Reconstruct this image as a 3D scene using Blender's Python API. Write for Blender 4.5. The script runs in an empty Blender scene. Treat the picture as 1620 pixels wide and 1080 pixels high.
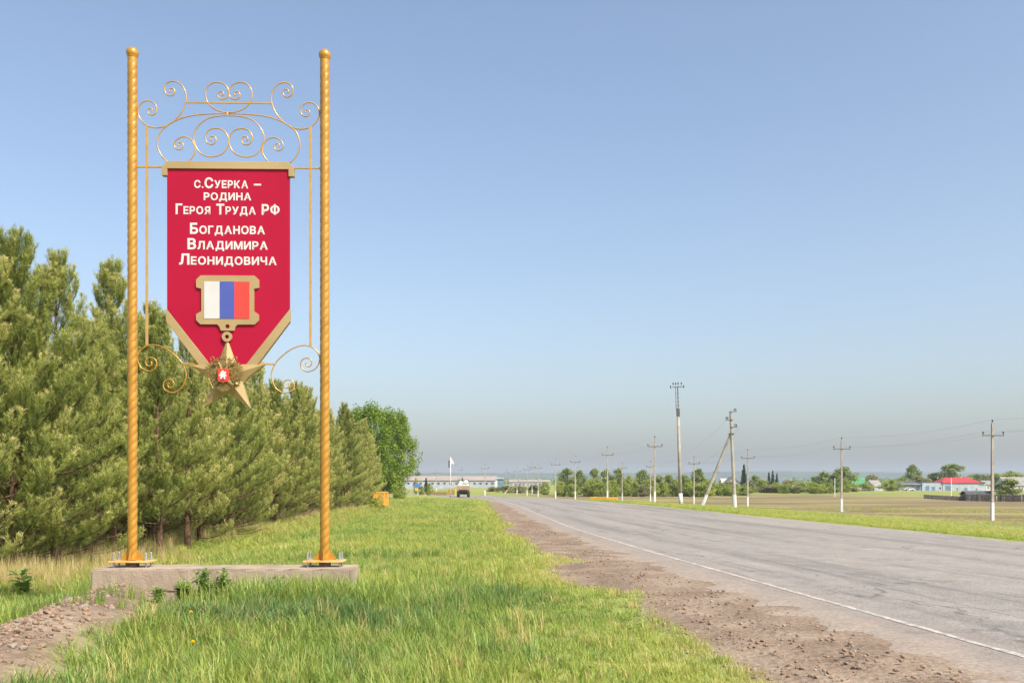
import bpy, bmesh, math, random
import numpy as np
from mathutils import Vector, Matrix

random.seed(7); RNG = np.random.default_rng(7)
R = math.radians
scene = bpy.context.scene
col = scene.collection

# ------------------------------------------------------------------ camera, sky, sun, exposure
F, CX, HY, EYE = 1500.0, 810.0, 772.0, 1.6        # focal length, optical axis and horizon in photo pixels, eye height
cam_d = bpy.data.cameras.new('camera'); cam = bpy.data.objects.new('camera', cam_d); col.objects.link(cam)
cam.location = (0, 0, EYE); cam.rotation_euler = (R(90), 0, 0)
cam_d.sensor_width = 36.0; cam_d.lens = 36.0 * F / 1620.0
cam_d.shift_y = (HY - 540.0) / 1620.0
cam_d.clip_start = 0.1; cam_d.clip_end = 20000
scene.camera = cam

SUN_AZ, SUN_EL = R(46), R(47)                     # azimuth: from straight behind the camera towards the right
world = bpy.data.worlds.new('World'); scene.world = world; world.use_nodes = True
wn = world.node_tree; wn.nodes.clear()
sky = wn.nodes.new('ShaderNodeTexSky'); sky.sky_type = 'NISHITA'; sky.sun_disc = False
sky.sun_elevation = SUN_EL; sky.sun_rotation = math.pi - SUN_AZ
sky.altitude = 100; sky.air_density = 1.0; sky.dust_density = 4.0; sky.ozone_density = 0.5
bg = wn.nodes.new('ShaderNodeBackground'); bg.inputs['Strength'].default_value = 0.144
wo = wn.nodes.new('ShaderNodeOutputWorld')
wn.links.new(sky.outputs[0], bg.inputs['Color']); wn.links.new(bg.outputs[0], wo.inputs['Surface'])

sun_d = bpy.data.lights.new('sun', 'SUN'); sun_d.energy = 4.2; sun_d.angle = R(0.53); sun_d.color = (1.0, 0.93, 0.82)
sun = bpy.data.objects.new('sun', sun_d); col.objects.link(sun)
to_sun = Vector((math.sin(SUN_AZ) * math.cos(SUN_EL), -math.cos(SUN_AZ) * math.cos(SUN_EL), math.sin(SUN_EL)))
sun.rotation_euler = to_sun.to_track_quat('Z', 'Y').to_euler(); sun.location = (30, -30, 60)

scene.view_settings.view_transform = 'Standard'; scene.view_settings.look = 'None'
scene.view_settings.gamma = 1.0; scene.view_settings.exposure = 0.64
scene.view_settings.use_curve_mapping = False
scene.render.engine = 'CYCLES'
scene.cycles.use_denoising = True
scene.cycles.max_bounces = 6; scene.cycles.diffuse_bounces = 3; scene.cycles.transmission_bounces = 4
scene.cycles.volume_bounces = 0; scene.cycles.transparent_max_bounces = 6

# ------------------------------------------------------------------ helpers
def at(px, py, Y):
    return Vector(((px - CX) / F * Y, Y, EYE + (HY - py) / F * Y))

def tag(o, label=None, cat=None, group=None, kind=None):
    if label: o['label'] = label
    if cat: o['category'] = cat
    if group: o['group'] = group
    if kind: o['kind'] = kind
    return o

def link(name, me, mat=None, parent=None, loc=(0, 0, 0), rz=0.0):
    o = bpy.data.objects.new(name, me); col.objects.link(o)
    o.location = loc; o.rotation_euler = (0, 0, rz)
    if parent is not None: o.parent = parent
    if mat is not None and me is not None and not len(me.materials): me.materials.append(mat)
    return o

def empty(name, loc, rz=0.0):
    o = bpy.data.objects.new(name, None); col.objects.link(o); o.location = loc; o.rotation_euler = (0, 0, rz)
    o.empty_display_size = 0.2
    return o

def np_mesh(name, V, Fa, attrs=None, smooth=False):
    """V (n,3); Fa (m,k) integer array with k = 3 or 4"""
    V = np.asarray(V, np.float32); Fa = np.asarray(Fa, np.int32)
    me = bpy.data.meshes.new(name); k = Fa.shape[1]; m = Fa.shape[0]
    me.vertices.add(len(V)); me.vertices.foreach_set('co', V.ravel())
    me.loops.add(m * k); me.loops.foreach_set('vertex_index', Fa.ravel())
    me.polygons.add(m)
    me.polygons.foreach_set('loop_start', np.arange(0, m * k, k, dtype=np.int32))
    if smooth: me.polygons.foreach_set('use_smooth', np.ones(m, bool))
    me.update(calc_edges=True)
    for nm, (dom, arr) in (attrs or {}).items():
        a = me.attributes.new(nm, 'FLOAT', dom); a.data.foreach_set('value', np.asarray(arr, np.float32))
    return me

class MB:
    """collects primitive shapes into one mesh"""
    def __init__(s): s.v = []; s.f = []
    def add(s, vs, fs):
        b = len(s.v); s.v += [tuple(v) for v in vs]; s.f += [tuple(b + i for i in f) for f in fs]; return s
    def box(s, c, d, rz=0.0, taper=1.0):
        hx, hy, hz = d[0] / 2, d[1] / 2, d[2] / 2; cs, sn = math.cos(rz), math.sin(rz); vs = []
        for z, t in ((-hz, 1), (hz, taper)):
            for x, y in ((-hx, -hy), (hx, -hy), (hx, hy), (-hx, hy)):
                x2, y2 = x * t, y * t
                vs.append((c[0] + x2 * cs - y2 * sn, c[1] + x2 * sn + y2 * cs, c[2] + z))
        return s.add(vs, [(3, 2, 1, 0), (4, 5, 6, 7), (0, 1, 5, 4), (1, 2, 6, 5), (2, 3, 7, 6), (3, 0, 4, 7)])
    def prism(s, pts, y0, y1):
        """polygon in the x-z plane, extruded from y0 (front) to y1"""
        a = sum(pts[i][0] * pts[(i + 1) % len(pts)][1] - pts[(i + 1) % len(pts)][0] * pts[i][1] for i in range(len(pts)))
        if a < 0: pts = pts[::-1]
        n = len(pts)
        vs = [(p[0], y0, p[1]) for p in pts] + [(p[0], y1, p[1]) for p in pts]
        fs = [tuple(range(n)), tuple(range(2 * n - 1, n - 1, -1))]
        fs += [(i, i + n, (i + 1) % n + n, (i + 1) % n) for i in range(n)]
        return s.add(vs, fs)
    def tube(s, path, rad, sides=6, cap=True, closed=False):
        path = [Vector(p) for p in path]; n = len(path)
        if not hasattr(rad, '__len__'): rad = [rad] * n
        base = len(s.v); up = None
        for i, p in enumerate(path):
            t = (path[min(i + 1, n - 1)] - path[max(i - 1, 0)])
            t = t.normalized() if t.length > 1e-9 else Vector((0, 0, 1))
            if up is None:
                up = t.orthogonal().normalized()
            up = (up - t * up.dot(t))
            up = up.normalized() if up.length > 1e-6 else t.orthogonal().normalized()
            sd = t.cross(up)
            for k in range(sides):
                a = 2 * math.pi * k / sides
                s.v.append(tuple(p + (up * math.cos(a) + sd * math.sin(a)) * rad[i]))
        for i in range(n - 1):
            for k in range(sides):
                a = base + i * sides + k; b = base + i * sides + (k + 1) % sides
                s.f.append((a, b, b + sides, a + sides))
        if cap:
            s.f.append(tuple(base + k for k in range(sides - 1, -1, -1)))
            s.f.append(tuple(base + (n - 1) * sides + k for k in range(sides)))
        return s
    def lathe(s, prof, c=(0, 0, 0), sides=16):
        base = len(s.v)
        for r, z in prof:
            for k in range(sides):
                a = 2 * math.pi * k / sides
                s.v.append((c[0] + r * math.cos(a), c[1] + r * math.sin(a), c[2] + z))
        for i in range(len(prof) - 1):
            for k in range(sides):
                a = base + i * sides + k; b = base + i * sides + (k + 1) % sides
                s.f.append((a, b, b + sides, a + sides))
        s.f.append(tuple(base + k for k in range(sides - 1, -1, -1)))
        s.f.append(tuple(base + (len(prof) - 1) * sides + k for k in range(sides)))
        return s
    def mesh(s, name, smooth=False):
        me = bpy.data.meshes.new(name); me.from_pydata(s.v, [], s.f)
        if smooth: me.polygons.foreach_set('use_smooth', np.ones(len(me.polygons), bool))
        me.update(); return me
    def build(s, name, mat, parent=None, loc=(0, 0, 0), rz=0.0, smooth=False, bevel=0.0):
        o = link(name, s.mesh(name, smooth), mat, parent, loc, rz)
        if bevel:
            m = o.modifiers.new('bevel', 'BEVEL'); m.width = bevel; m.segments = 2; m.limit_method = 'ANGLE'; m.angle_limit = R(40)
        return o

def lift(o):
    return o

def copy_tree(o, parent=None):
    c = o.copy(); col.objects.link(c); c.parent = parent
    for ch in o.children: copy_tree(ch, c)
    return c

def catmull(P, n=8):
    P = [Vector(p) for p in P]; out = []
    Q = [P[0] * 2 - P[1]] + P + [P[-1] * 2 - P[-2]]
    for i in range(1, len(Q) - 2):
        a, b, c, d = Q[i - 1], Q[i], Q[i + 1], Q[i + 2]
        for k in range(n):
            t = k / n
            out.append(0.5 * ((2 * b) + (c - a) * t + (2 * a - 5 * b + 4 * c - d) * t * t + (3 * b - a - 3 * c + d) * t ** 3))
    out.append(P[-1]); return out

# ------------------------------------------------------------------ materials
def nodes_of(name):
    m = bpy.data.materials.new(name); m.use_nodes = True
    nt = m.node_tree; return m, nt, nt.nodes['Principled BSDF'], nt.nodes['Material Output']

def rgb(r, g, b): return (r, g, b, 1.0)

def mat_noise(name, c1, c2, scale=8.0, rough=0.6, metal=0.0, bump=0.0, bscale=None, detail=4.0, spec=0.5, lo=0.35, hi=0.65, coords='Object', stretch=None):
    m, nt, p, out = nodes_of(name); N, L = nt.nodes, nt.links
    tc = N.new('ShaderNodeTexCoord'); src = tc.outputs[coords]
    if stretch:
        mp = N.new('ShaderNodeMapping'); mp.inputs['Scale'].default_value = stretch; L.new(src, mp.inputs[0]); src = mp.outputs[0]
    nz = N.new('ShaderNodeTexNoise'); nz.inputs['Scale'].default_value = scale; nz.inputs['Detail'].default_value = detail
    L.new(src, nz.inputs['Vector'])
    cr = N.new('ShaderNodeValToRGB'); cr.color_ramp.elements[0].position = lo; cr.color_ramp.elements[1].position = hi
    cr.color_ramp.elements[0].color = rgb(*c1); cr.color_ramp.elements[1].color = rgb(*c2)
    L.new(nz.outputs[0], cr.inputs[0]); L.new(cr.outputs[0], p.inputs['Base Color'])
    p.inputs['Roughness'].default_value = rough; p.inputs['Metallic'].default_value = metal
    p.inputs['Specular IOR Level'].default_value = spec
    if bump:
        n2 = N.new('ShaderNodeTexNoise'); n2.inputs['Scale'].default_value = bscale or scale * 4; n2.inputs['Detail'].default_value = 5
        L.new(src, n2.inputs['Vector'])
        b = N.new('ShaderNodeBump'); b.inputs['Strength'].default_value = bump; b.inputs['Distance'].default_value = 0.02
        L.new(n2.outputs[0], b.inputs['Height']); L.new(b.outputs[0], p.inputs['Normal'])
    return m

def mat_leaf(name, ramp, rough=0.6, transl=0.3, attr='col', instancer=False, rand=0.0, spec=0.3):
    """foliage: colour from a per-face (or per-instance) attribute through a ramp, with translucency"""
    m, nt, p, out = nodes_of(name); N, L = nt.nodes, nt.links
    a = N.new('ShaderNodeAttribute'); a.attribute_name = attr
    if instancer: a.attribute_type = 'INSTANCER'
    fac = a.outputs['Fac']
    if rand:
        oi = N.new('ShaderNodeObjectInfo'); ma = N.new('ShaderNodeMath'); ma.operation = 'MULTIPLY_ADD'
        ma.inputs[1].default_value = rand; L.new(oi.outputs['Random'], ma.inputs[0]); L.new(fac, ma.inputs[2]); 
        mb = N.new('ShaderNodeMath'); mb.operation = 'SUBTRACT'; mb.inputs[1].default_value = rand / 2
        L.new(ma.outputs[0], mb.inputs[0]); fac = mb.outputs[0]
    cr = N.new('ShaderNodeValToRGB'); els = cr.color_ramp.elements
    while len(els) < len(ramp): els.new(0.5)
    for e, (pos, c) in zip(els, ramp): e.position = pos; e.color = rgb(*c)
    L.new(fac, cr.inputs[0]); L.new(cr.outputs[0], p.inputs['Base Color'])
    p.inputs['Roughness'].default_value = rough; p.inputs['Specular IOR Level'].default_value = spec
    tr = N.new('ShaderNodeBsdfTranslucent'); L.new(cr.outputs[0], tr.inputs['Color'])
    mx = N.new('ShaderNodeMixShader'); mx.inputs[0].default_value = transl
    L.new(p.outputs[0], mx.inputs[1]); L.new(tr.outputs[0], mx.inputs[2]); L.new(mx.outputs[0], out.inputs['Surface'])
    return m

M = {}
M['gold'] = mat_noise('gold_paint', (0.36, 0.180, 0.024), (0.44, 0.230, 0.036), 5, 0.24, 0.22, 0.06, 60)
M['gold_light'] = mat_noise('gold_scroll_paint', (0.42, 0.245, 0.07), (0.50, 0.30, 0.10), 6, 0.26, 0.25)
M['khaki'] = mat_noise('pale_gold_sheet', (0.315, 0.225, 0.102), (0.365, 0.265, 0.128), 1.5, 0.5, 0.1, 0.03, 30)
M['star_gold'] = mat_noise('star_gold_sheet', (0.30, 0.22, 0.085), (0.35, 0.265, 0.115), 3, 0.42, 0.2)
M['eagle'] = mat_noise('eagle_brass', (0.17, 0.115, 0.032), (0.30, 0.21, 0.065), 20, 0.4, 0.4, 0.3, 60)
M['red'] = mat_noise('crimson_banner', (0.305, 0.002, 0.026), (0.335, 0.003, 0.030), 0.8, 0.5, spec=0.2)
M['letter'] = mat_noise('white_lettering', (0.50, 0.49, 0.48), (0.55, 0.54, 0.53), 4, 0.5)
M['flag_white'] = mat_noise('flag_white', (0.46, 0.46, 0.46), (0.50, 0.50, 0.50), 3, 0.5)
M['flag_blue'] = mat_noise('flag_blue', (0.055, 0.078, 0.30), (0.060, 0.085, 0.33), 3, 0.5, spec=0.3)
M['flag_red'] = mat_noise('flag_red', (0.58, 0.045, 0.036), (0.62, 0.052, 0.042), 3, 0.5, spec=0.3)
M['zinc'] = mat_noise('galvanised_steel', (0.32, 0.33, 0.34), (0.48, 0.49, 0.50), 30, 0.45, 0.7)
M['stub'] = mat_noise('rusty_stub', (0.10, 0.075, 0.055), (0.18, 0.14, 0.11), 12, 0.8, 0.1, 0.2)
M['plate_edge'] = mat_noise('plate_paint', (0.58, 0.30, 0.07), (0.70, 0.44, 0.16), 6, 0.45, 0.2)
M['concrete'] = mat_noise('concrete_cast', (0.24, 0.190, 0.143), (0.35, 0.285, 0.222), 2.2, 0.9, 0, 0.5, 26, 6, 0.2)
M['pole_conc'] = mat_noise('pole_concrete', (0.24, 0.22, 0.185), (0.36, 0.33, 0.28), 1.3, 0.9, 0, 0.2, 12, 5, 0.2)
M['whitewash'] = mat_noise('whitewash', (0.48, 0.48, 0.48), (0.62, 0.62, 0.61), 5, 0.85)
M['steel_dark'] = mat_noise('dark_steel', (0.06, 0.06, 0.065), (0.10, 0.10, 0.105), 6, 0.55, 0.3)
M['insulator'] = mat_noise('insulator_glaze', (0.05, 0.045, 0.045), (0.11, 0.10, 0.09), 4, 0.25)
M['bark'] = mat_noise('pine_bark', (0.055, 0.035, 0.022), (0.15, 0.095, 0.06), 9, 0.95, 0, 0.6, 30, 5, 0.1)
M['twig'] = mat_noise('grey_bark', (0.06, 0.05, 0.038), (0.13, 0.105, 0.08), 6, 0.95, spec=0.1)
M['birch_bark'] = mat_noise('birch_bark', (0.10, 0.09, 0.08), (0.62, 0.60, 0.55), 3, 0.8, lo=0.38, hi=0.46, stretch=(1, 1, 6))
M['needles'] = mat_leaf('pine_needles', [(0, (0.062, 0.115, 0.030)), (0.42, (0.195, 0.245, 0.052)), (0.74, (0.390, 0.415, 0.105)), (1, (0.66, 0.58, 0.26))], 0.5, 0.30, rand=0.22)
M['birch_leaf'] = mat_leaf('birch_leaves', [(0, (0.095, 0.170, 0.012)), (1, (0.260, 0.360, 0.025))], 0.5, 0.35, rand=0.2)
M['tree_leaf'] = mat_leaf('broad_leaves', [(0, (0.135, 0.190, 0.045)), (1, (0.320, 0.375, 0.105))], 0.55, 0.3, rand=0.5)
M['bush_leaf'] = mat_leaf('bush_leaves', [(0, (0.180, 0.245, 0.030)), (1, (0.360, 0.415, 0.070))], 0.55, 0.35, rand=0.4)
M['spruce_leaf'] = mat_leaf('spruce_needles', [(0, (0.020, 0.040, 0.018)), (1, (0.045, 0.075, 0.032))], 0.6, 0.1)
M['willow_leaf'] = mat_leaf('grey_leaves', [(0, (0.190, 0.200, 0.075)), (1, (0.31, 0.305, 0.130))], 0.6, 0.3, rand=0.4)
GRASS_RAMP = [(0, (0.125, 0.215, 0.060)), (0.22, (0.180, 0.280, 0.062)), (0.45, (0.290, 0.375, 0.072)), (0.68, (0.400, 0.435, 0.090)), (0.86, (0.50, 0.43, 0.15)), (1.0, (0.60, 0.47, 0.24))]
M['grass'] = mat_leaf('grass_blades', GRASS_RAMP, 0.45, 0.42, attr='tint', instancer=True, spec=0.4)
M['weed'] = mat_leaf('weed_leaves', [(0, (0.17, 0.28, 0.07)), (1, (0.33, 0.43, 0.12))], 0.5, 0.3)
M['dandelion'] = mat_noise('dandelion_yellow', (0.85, 0.60, 0.01), (0.92, 0.70, 0.02), 20, 0.6)
M['stem'] = mat_noise('green_stem', (0.10, 0.16, 0.04), (0.16, 0.22, 0.06), 10, 0.6)
M['yellow'] = mat_noise('yellow_paint', (0.72, 0.36, 0.02), (0.82, 0.46, 0.04), 2, 0.5)
M['orange'] = mat_noise('orange_paint', (0.74, 0.30, 0.03), (0.80, 0.38, 0.06), 2, 0.55)
M['white'] = mat_noise('white_paint', (0.46, 0.46, 0.455), (0.54, 0.54, 0.53), 2, 0.5)
M['black'] = mat_noise('black_rubber', (0.018, 0.018, 0.018), (0.035, 0.034, 0.032), 5, 0.8)
M['board'] = mat_noise('dark_board', (0.05, 0.055, 0.06), (0.08, 0.08, 0.085), 3, 0.6)
M['truck_wood'] = mat_noise('truck_bed_paint', (0.26, 0.20, 0.13), (0.36, 0.28, 0.19), 2, 0.7)
M['truck_cab'] = mat_noise('truck_cab_paint', (0.10, 0.13, 0.12), (0.16, 0.19, 0.17), 2, 0.5)
M['rust'] = mat_noise('rust_red', (0.25, 0.08, 0.04), (0.34, 0.13, 0.06), 4, 0.8)
M['sack'] = mat_noise('white_sack', (0.46, 0.46, 0.46), (0.56, 0.56, 0.56), 3, 0.7, bump=0.4, bscale=12)
M['glass'] = mat_noise('window_glass', (0.03, 0.05, 0.08), (0.06, 0.09, 0.13), 2, 0.12)
M['blue_sign'] = mat_noise('blue_sign', (0.05, 0.14, 0.36), (0.07, 0.17, 0.42), 2, 0.4)
M['pale_blue'] = mat_noise('pale_blue_wall', (0.27, 0.305, 0.345), (0.36, 0.395, 0.435), 0.8, 0.85)
M['grey_wall'] = mat_noise('grey_wall', (0.26, 0.29, 0.33), (0.38, 0.41, 0.45), 0.8, 0.85)
M['white_wall'] = mat_noise('white_wall', (0.46, 0.45, 0.44), (0.56, 0.55, 0.54), 0.8, 0.85)
M['beige_wall'] = mat_noise('beige_wall', (0.42, 0.36, 0.31), (0.52, 0.46, 0.40), 0.3, 0.85)
M['door_blue'] = mat_noise('blue_door', (0.06, 0.13, 0.23), (0.10, 0.19, 0.30), 2, 0.6)
M['red_roof'] = mat_noise('red_metal_roof', (0.46, 0.022, 0.03), (0.54, 0.035, 0.042), 0.6, 0.5)
M['green_roof'] = mat_noise('green_metal_roof', (0.06, 0.22, 0.09), (0.10, 0.28, 0.13), 0.6, 0.5)
M['dark_roof'] = mat_noise('dark_felt_roof', (0.045, 0.05, 0.055), (0.08, 0.085, 0.09), 0.8, 0.9)
M['slate'] = mat_noise('grey_slate_roof', (0.17, 0.165, 0.16), (0.26, 0.25, 0.235), 1.5, 0.9, bump=0.3, bscale=8)
M['barn_roof'] = mat_noise('barn_roof', (0.24, 0.20, 0.175), (0.29, 0.24, 0.21), 0.2, 0.9)
M['old_wood'] = mat_noise('weathered_wood', (0.085, 0.076, 0.068), (0.18, 0.16, 0.14), 3, 0.95)
M['stone'] = mat_noise('clod', (0.13, 0.085, 0.055), (0.30, 0.21, 0.145), 3, 0.95, coords='Object')
M['pebble'] = mat_noise('pebble', (0.19, 0.155, 0.125), (0.30, 0.25, 0.205), 5, 0.9)
M['car_red'] = mat_noise('car_red', (0.30, 0.08, 0.06), (0.36, 0.11, 0.08), 2, 0.35)
M['tyre'] = M['black']

# ------------------------------------------------------------------ road geometry as functions of Y
YL = np.array([-60, 9.1, 24, 38, 75, 114, 135, 155, 185, 218, 250, 300, 360.]); XL = np.array([10.3, 4.72, 3.35, 2.3, 0.9, -0.9, -4.0, -8, -12.5, -18, -24, -35, -50.])
YR = np.array([-60, 29, 51, 96, 120, 140, 165, 200, 250, 300, 360.]); XR = np.array([19.6, 15.7, 14.7, 12.9, 10.9, 8.3, 3.8, -4, -14, -26, -42.])
def smooth_interp(y, Y, X):
    y = np.asarray(y, float); r = 0
    for d in (-6, -3, 0, 3, 6): r = r + np.interp(y + d * np.clip(y / 60, 0.2, 2), Y, X)
    return r / 5
def road_left(y): return smooth_interp(y, YL, XL)      # painted edge line
def road_right(y): return smooth_interp(y, YR, XR)
def sstep(a, b, x):
    t = np.clip((x - a) / (b - a), 0, 1); return t * t * (3 - 2 * t)
def vnoise(x, y, s, seed=0):
    """cheap smooth value noise in 0..1"""
    x = np.asarray(x, float) / s; y = np.asarray(y, float) / s
    xi = np.floor(x).astype(np.int64); yi = np.floor(y).astype(np.int64); fx = x - xi; fy = y - yi
    fx = fx * fx * (3 - 2 * fx); fy = fy * fy * (3 - 2 * fy)
    def h(a, b):
        n = (a * 374761393 + b * 668265263 + seed * 974634777) & 0x7fffffff
        n = ((n ^ (n >> 13)) * 1274126177) & 0x7fffffff
        return ((n ^ (n >> 16)) & 0xffff) / 65535.0
    return (h(xi, yi) * (1 - fx) + h(xi + 1, yi) * fx) * (1 - fy) + (h(xi, yi + 1) * (1 - fx) + h(xi + 1, yi + 1) * fx) * fy
def fbm(x, y, s, seed=0, o=3):
    return sum(vnoise(x, y, s / 2 ** k, seed + k) / 2 ** k for k in range(o)) / sum(0.5 ** k for k in range(o))

PL_X0, PL_X1, PL_Y0, PL_Y1, PL_TOP = -5.82, -2.24, 13.1, 13.88, 0.485      # concrete footing
def ridge_x(y): return np.interp(y, [6, 8.5, 10.2, 11.6, 13.0, 16], [-4.75, -5.0, -5.3, -5.6, -6.0, -6.6])
def ground_z(x, y):
    x = np.asarray(x, float); y = np.asarray(y, float)
    xl, xr = road_left(y), road_right(y)
    z = np.zeros_like(x + y)
    # field beyond the road lies lower, then rises towards the village
    d = np.maximum(x - xr - 0.5, 0)
    z = z - np.minimum(0.042 * d, 1.15)
    z = z + 1.75 * sstep(200, 330, y) * sstep(2, 14, x - xr) + 0.9 * sstep(400, 520, y) + 3.0 * sstep(430, 800, y)
    # verge left of the road sinks towards the pines
    left = -0.42 * sstep(-5.2, -8.2, x) + 0.22 * sstep(-8.5, -11.5, x)
    z = z + left * sstep(2, 6, y) * (1 - 0.6 * sstep(22, 60, y))
    z = z - 0.02 * sstep(-1.4, -3.5, x - xl) * (1 - sstep(100, 130, y))
    # bank of soil beside the footing
    near = sstep(17, 14, y)
    rx = ridge_x(y)
    z = z + near * 0.26 * np.exp(-((x - rx - 0.45) / 0.65) ** 2)
    z = z + near * 0.10 * sstep(-1.0, -2.6, x) * sstep(-6.2, -4.5, x) * sstep(8, 11, y)
    ds = xl - x
    sh = sstep(1.1, 1.6, ds) * sstep(3.1, 2.6, ds) * (1 - sstep(60, 90, y))
    z = z + sh * ((fbm(x, y, 0.35, 13, 3) - 0.5) * 0.07 - 0.035 * np.exp(-((ds - 1.75 - 0.25 * fbm(y, y * 0, 5.0, 15, 2)) / 0.13) ** 2) - 0.03 * np.exp(-((ds - 2.35 - 0.3 * fbm(y, y * 0, 4.0, 16, 2)) / 0.12) ** 2))
    bump = (fbm(x, y, 1.3, 3) - 0.5) * 0.10 + (fbm(x, y, 0.4, 9, 2) - 0.5) * 0.04
    off = np.where(x < xl, xl - x, np.where(x > xr, x - xr, 0))
    z = z + bump * sstep(0.8, 3.0, off) * (1 - sstep(50, 90, y))
    return z
def gz(x, y): return float(ground_z(np.array([x]), np.array([y]))[0])

def soil_mask(x, y):
    """bare brown soil: the shoulder of the road, the bank by the footing, patches"""
    xl = road_left(y); d = xl - x
    edge = 2.55 + (fbm(x, y, 1.6, 21) - 0.5) * 1.5 + 0.45 * np.exp(-((y - 17.5) / 2.0) ** 2)
    s = sstep(edge + 0.35, edge - 0.15, d) * (x < (xl + 2))
    s = s * (1 - sstep(95, 125, y))
    rx = ridge_x(y)
    b = sstep(-0.12, 0.05, x - rx) * sstep(1.7, 0.8, x - rx + (fbm(x, y, 0.9, 33) - 0.5) * 1.3) * sstep(13.6, 13.1, y)
    f = sstep(11.2, 11.9, y + (fbm(x, y, 0.8, 35) - 0.5) * 1.4) * sstep(13.3, 13.15, y) * sstep(-6.2, -5.9, x) * sstep(-3.0, -3.8, x + (fbm(x, y, 0.9, 36) - .5))
    p = sstep(0.70, 0.80, fbm(x, y, 0.8, 41)) * 0.5 * (x < xl - 1) * (x > -5) * (y < 30)
    return np.clip(np.maximum.reduce([s, b, f, p]), 0, 1)

# ------------------------------------------------------------------ ground sheet
def grow(a, b, s0, g):
    out = [a]; s = s0
    while out[-1] < b: out.append(out[-1] + s); s *= g
    return out
ys = sorted(set([-400, -200, -100, -50, -20, -8, 0, 4] + list(np.arange(6, 46, 0.16)) + grow(46.0, 5200, 0.25, 1.05)))
xm = list(np.arange(-17, 9, 0.16))
xs = sorted(set([-v for v in grow(17.16, 5200, 0.3, 1.075)] + xm + grow(9.0, 5200, 0.3, 1.06)))
xs, ys = np.array(xs), np.array(ys)
GX, GY = np.meshgrid(xs, ys); gx, gy = GX.ravel(), GY.ravel()
nx, ny = len(xs), len(ys)
ii = (np.arange(ny - 1)[:, None] * nx + np.arange(nx - 1)[None, :]).ravel()
faces = np.stack([ii, ii + 1, ii + 1 + nx, ii + nx], 1)
d_field = gx - road_right(gy)
fieldm = sstep(8, 22, d_field) * sstep(20, 40, gy) * sstep(300, 240, gy)
ground_me = np_mesh('ground', np.stack([gx, gy, ground_z(gx, gy)], 1), faces,
    {'soil': ('POINT', soil_mask(gx, gy)), 'field': ('POINT', fieldm),
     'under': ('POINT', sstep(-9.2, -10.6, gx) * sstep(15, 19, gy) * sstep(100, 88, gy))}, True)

def ground_material():
    m, nt, p, out = nodes_of('ground_soil_and_grass'); N, L = nt.nodes, nt.links
    tc = N.new('ShaderNodeTexCoord')
    def noise(scale, detail=5, stretch=None):
        src = tc.outputs['Object']
        if stretch:
            mp = N.new('ShaderNodeMapping'); mp.inputs['Scale'].default_value = stretch; L.new(src, mp.inputs[0]); src = mp.outputs[0]
        n = N.new('ShaderNodeTexNoise'); n.inputs['Scale'].default_value = scale; n.inputs['Detail'].default_value = detail
        L.new(src, n.inputs['Vector']); return n.outputs[0]
    def ramp(fac, stops):
        r = N.new('ShaderNodeValToRGB'); e = r.color_ramp.elements
        while len(e) < len(stops): e.new(0.5)
        for q, (a, c) in zip(e, stops): q.position = a; q.color = rgb(*c)
        L.new(fac, r.inputs[0]); return r.outputs[0]
    def mix(f, a, b):
        x = N.new('ShaderNodeMix'); x.data_type = 'RGBA'
        if isinstance(f, float): x.inputs['Factor'].default_value = f
        else: L.new(f, x.inputs['Factor'])
        L.new(a, x.inputs['A']); L.new(b, x.inputs['B']); return x.outputs['Result']
    def attr(n):
        a = N.new('ShaderNodeAttribute'); a.attribute_name = n; return a.outputs['Fac']
    g1 = ramp(noise(0.35, 6), [(0.3, (0.150, 0.195, 0.048)), (0.5, (0.215, 0.250, 0.065)), (0.7, (0.285, 0.275, 0.105))])
    g2 = ramp(noise(0.05, 5, (1, 0.25, 1)), [(0.35, (0.180, 0.225, 0.052)), (0.65, (0.275, 0.270, 0.095))])
    grass = mix(0.5, g1, g2)
    fld = ramp(noise(0.035, 6, (0.35, 1.6, 1)), [(0.36, (0.215, 0.220, 0.068)), (0.44, (0.235, 0.200, 0.090)), (0.51, (0.140, 0.100, 0.066)), (0.58, (0.195, 0.165, 0.078)), (0.70, (0.29, 0.240, 0.115))])
    c = mix(attr('field'), grass, fld)
    sfine = noise(14, 8)
    soil = mix(0.5, ramp(sfine, [(0.30, (0.120, 0.086, 0.060)), (0.55, (0.235, 0.180, 0.132)), (0.75, (0.34, 0.275, 0.215))]),
               ramp(noise(0.9, 6), [(0.34, (0.120, 0.084, 0.058)), (0.52, (0.225, 0.172, 0.128)), (0.66, (0.33, 0.27, 0.21))]))
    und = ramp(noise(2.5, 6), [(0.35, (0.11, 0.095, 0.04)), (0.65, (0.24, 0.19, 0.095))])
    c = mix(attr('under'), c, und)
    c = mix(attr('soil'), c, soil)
    L.new(c, p.inputs['Base Color']); p.inputs['Roughness'].default_value = 0.95; p.inputs['Specular IOR Level'].default_value = 0.1
    b = N.new('ShaderNodeBump'); b.inputs['Strength'].default_value = 0.7; b.inputs['Distance'].default_value = 0.05
    L.new(sfine, b.inputs['Height']); L.new(b.outputs[0], p.inputs['Normal'])
    return m
tag(link('ground', ground_me, ground_material()), 'grassy verge, soil shoulder and open field around the road', None, None, 'structure')

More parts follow.
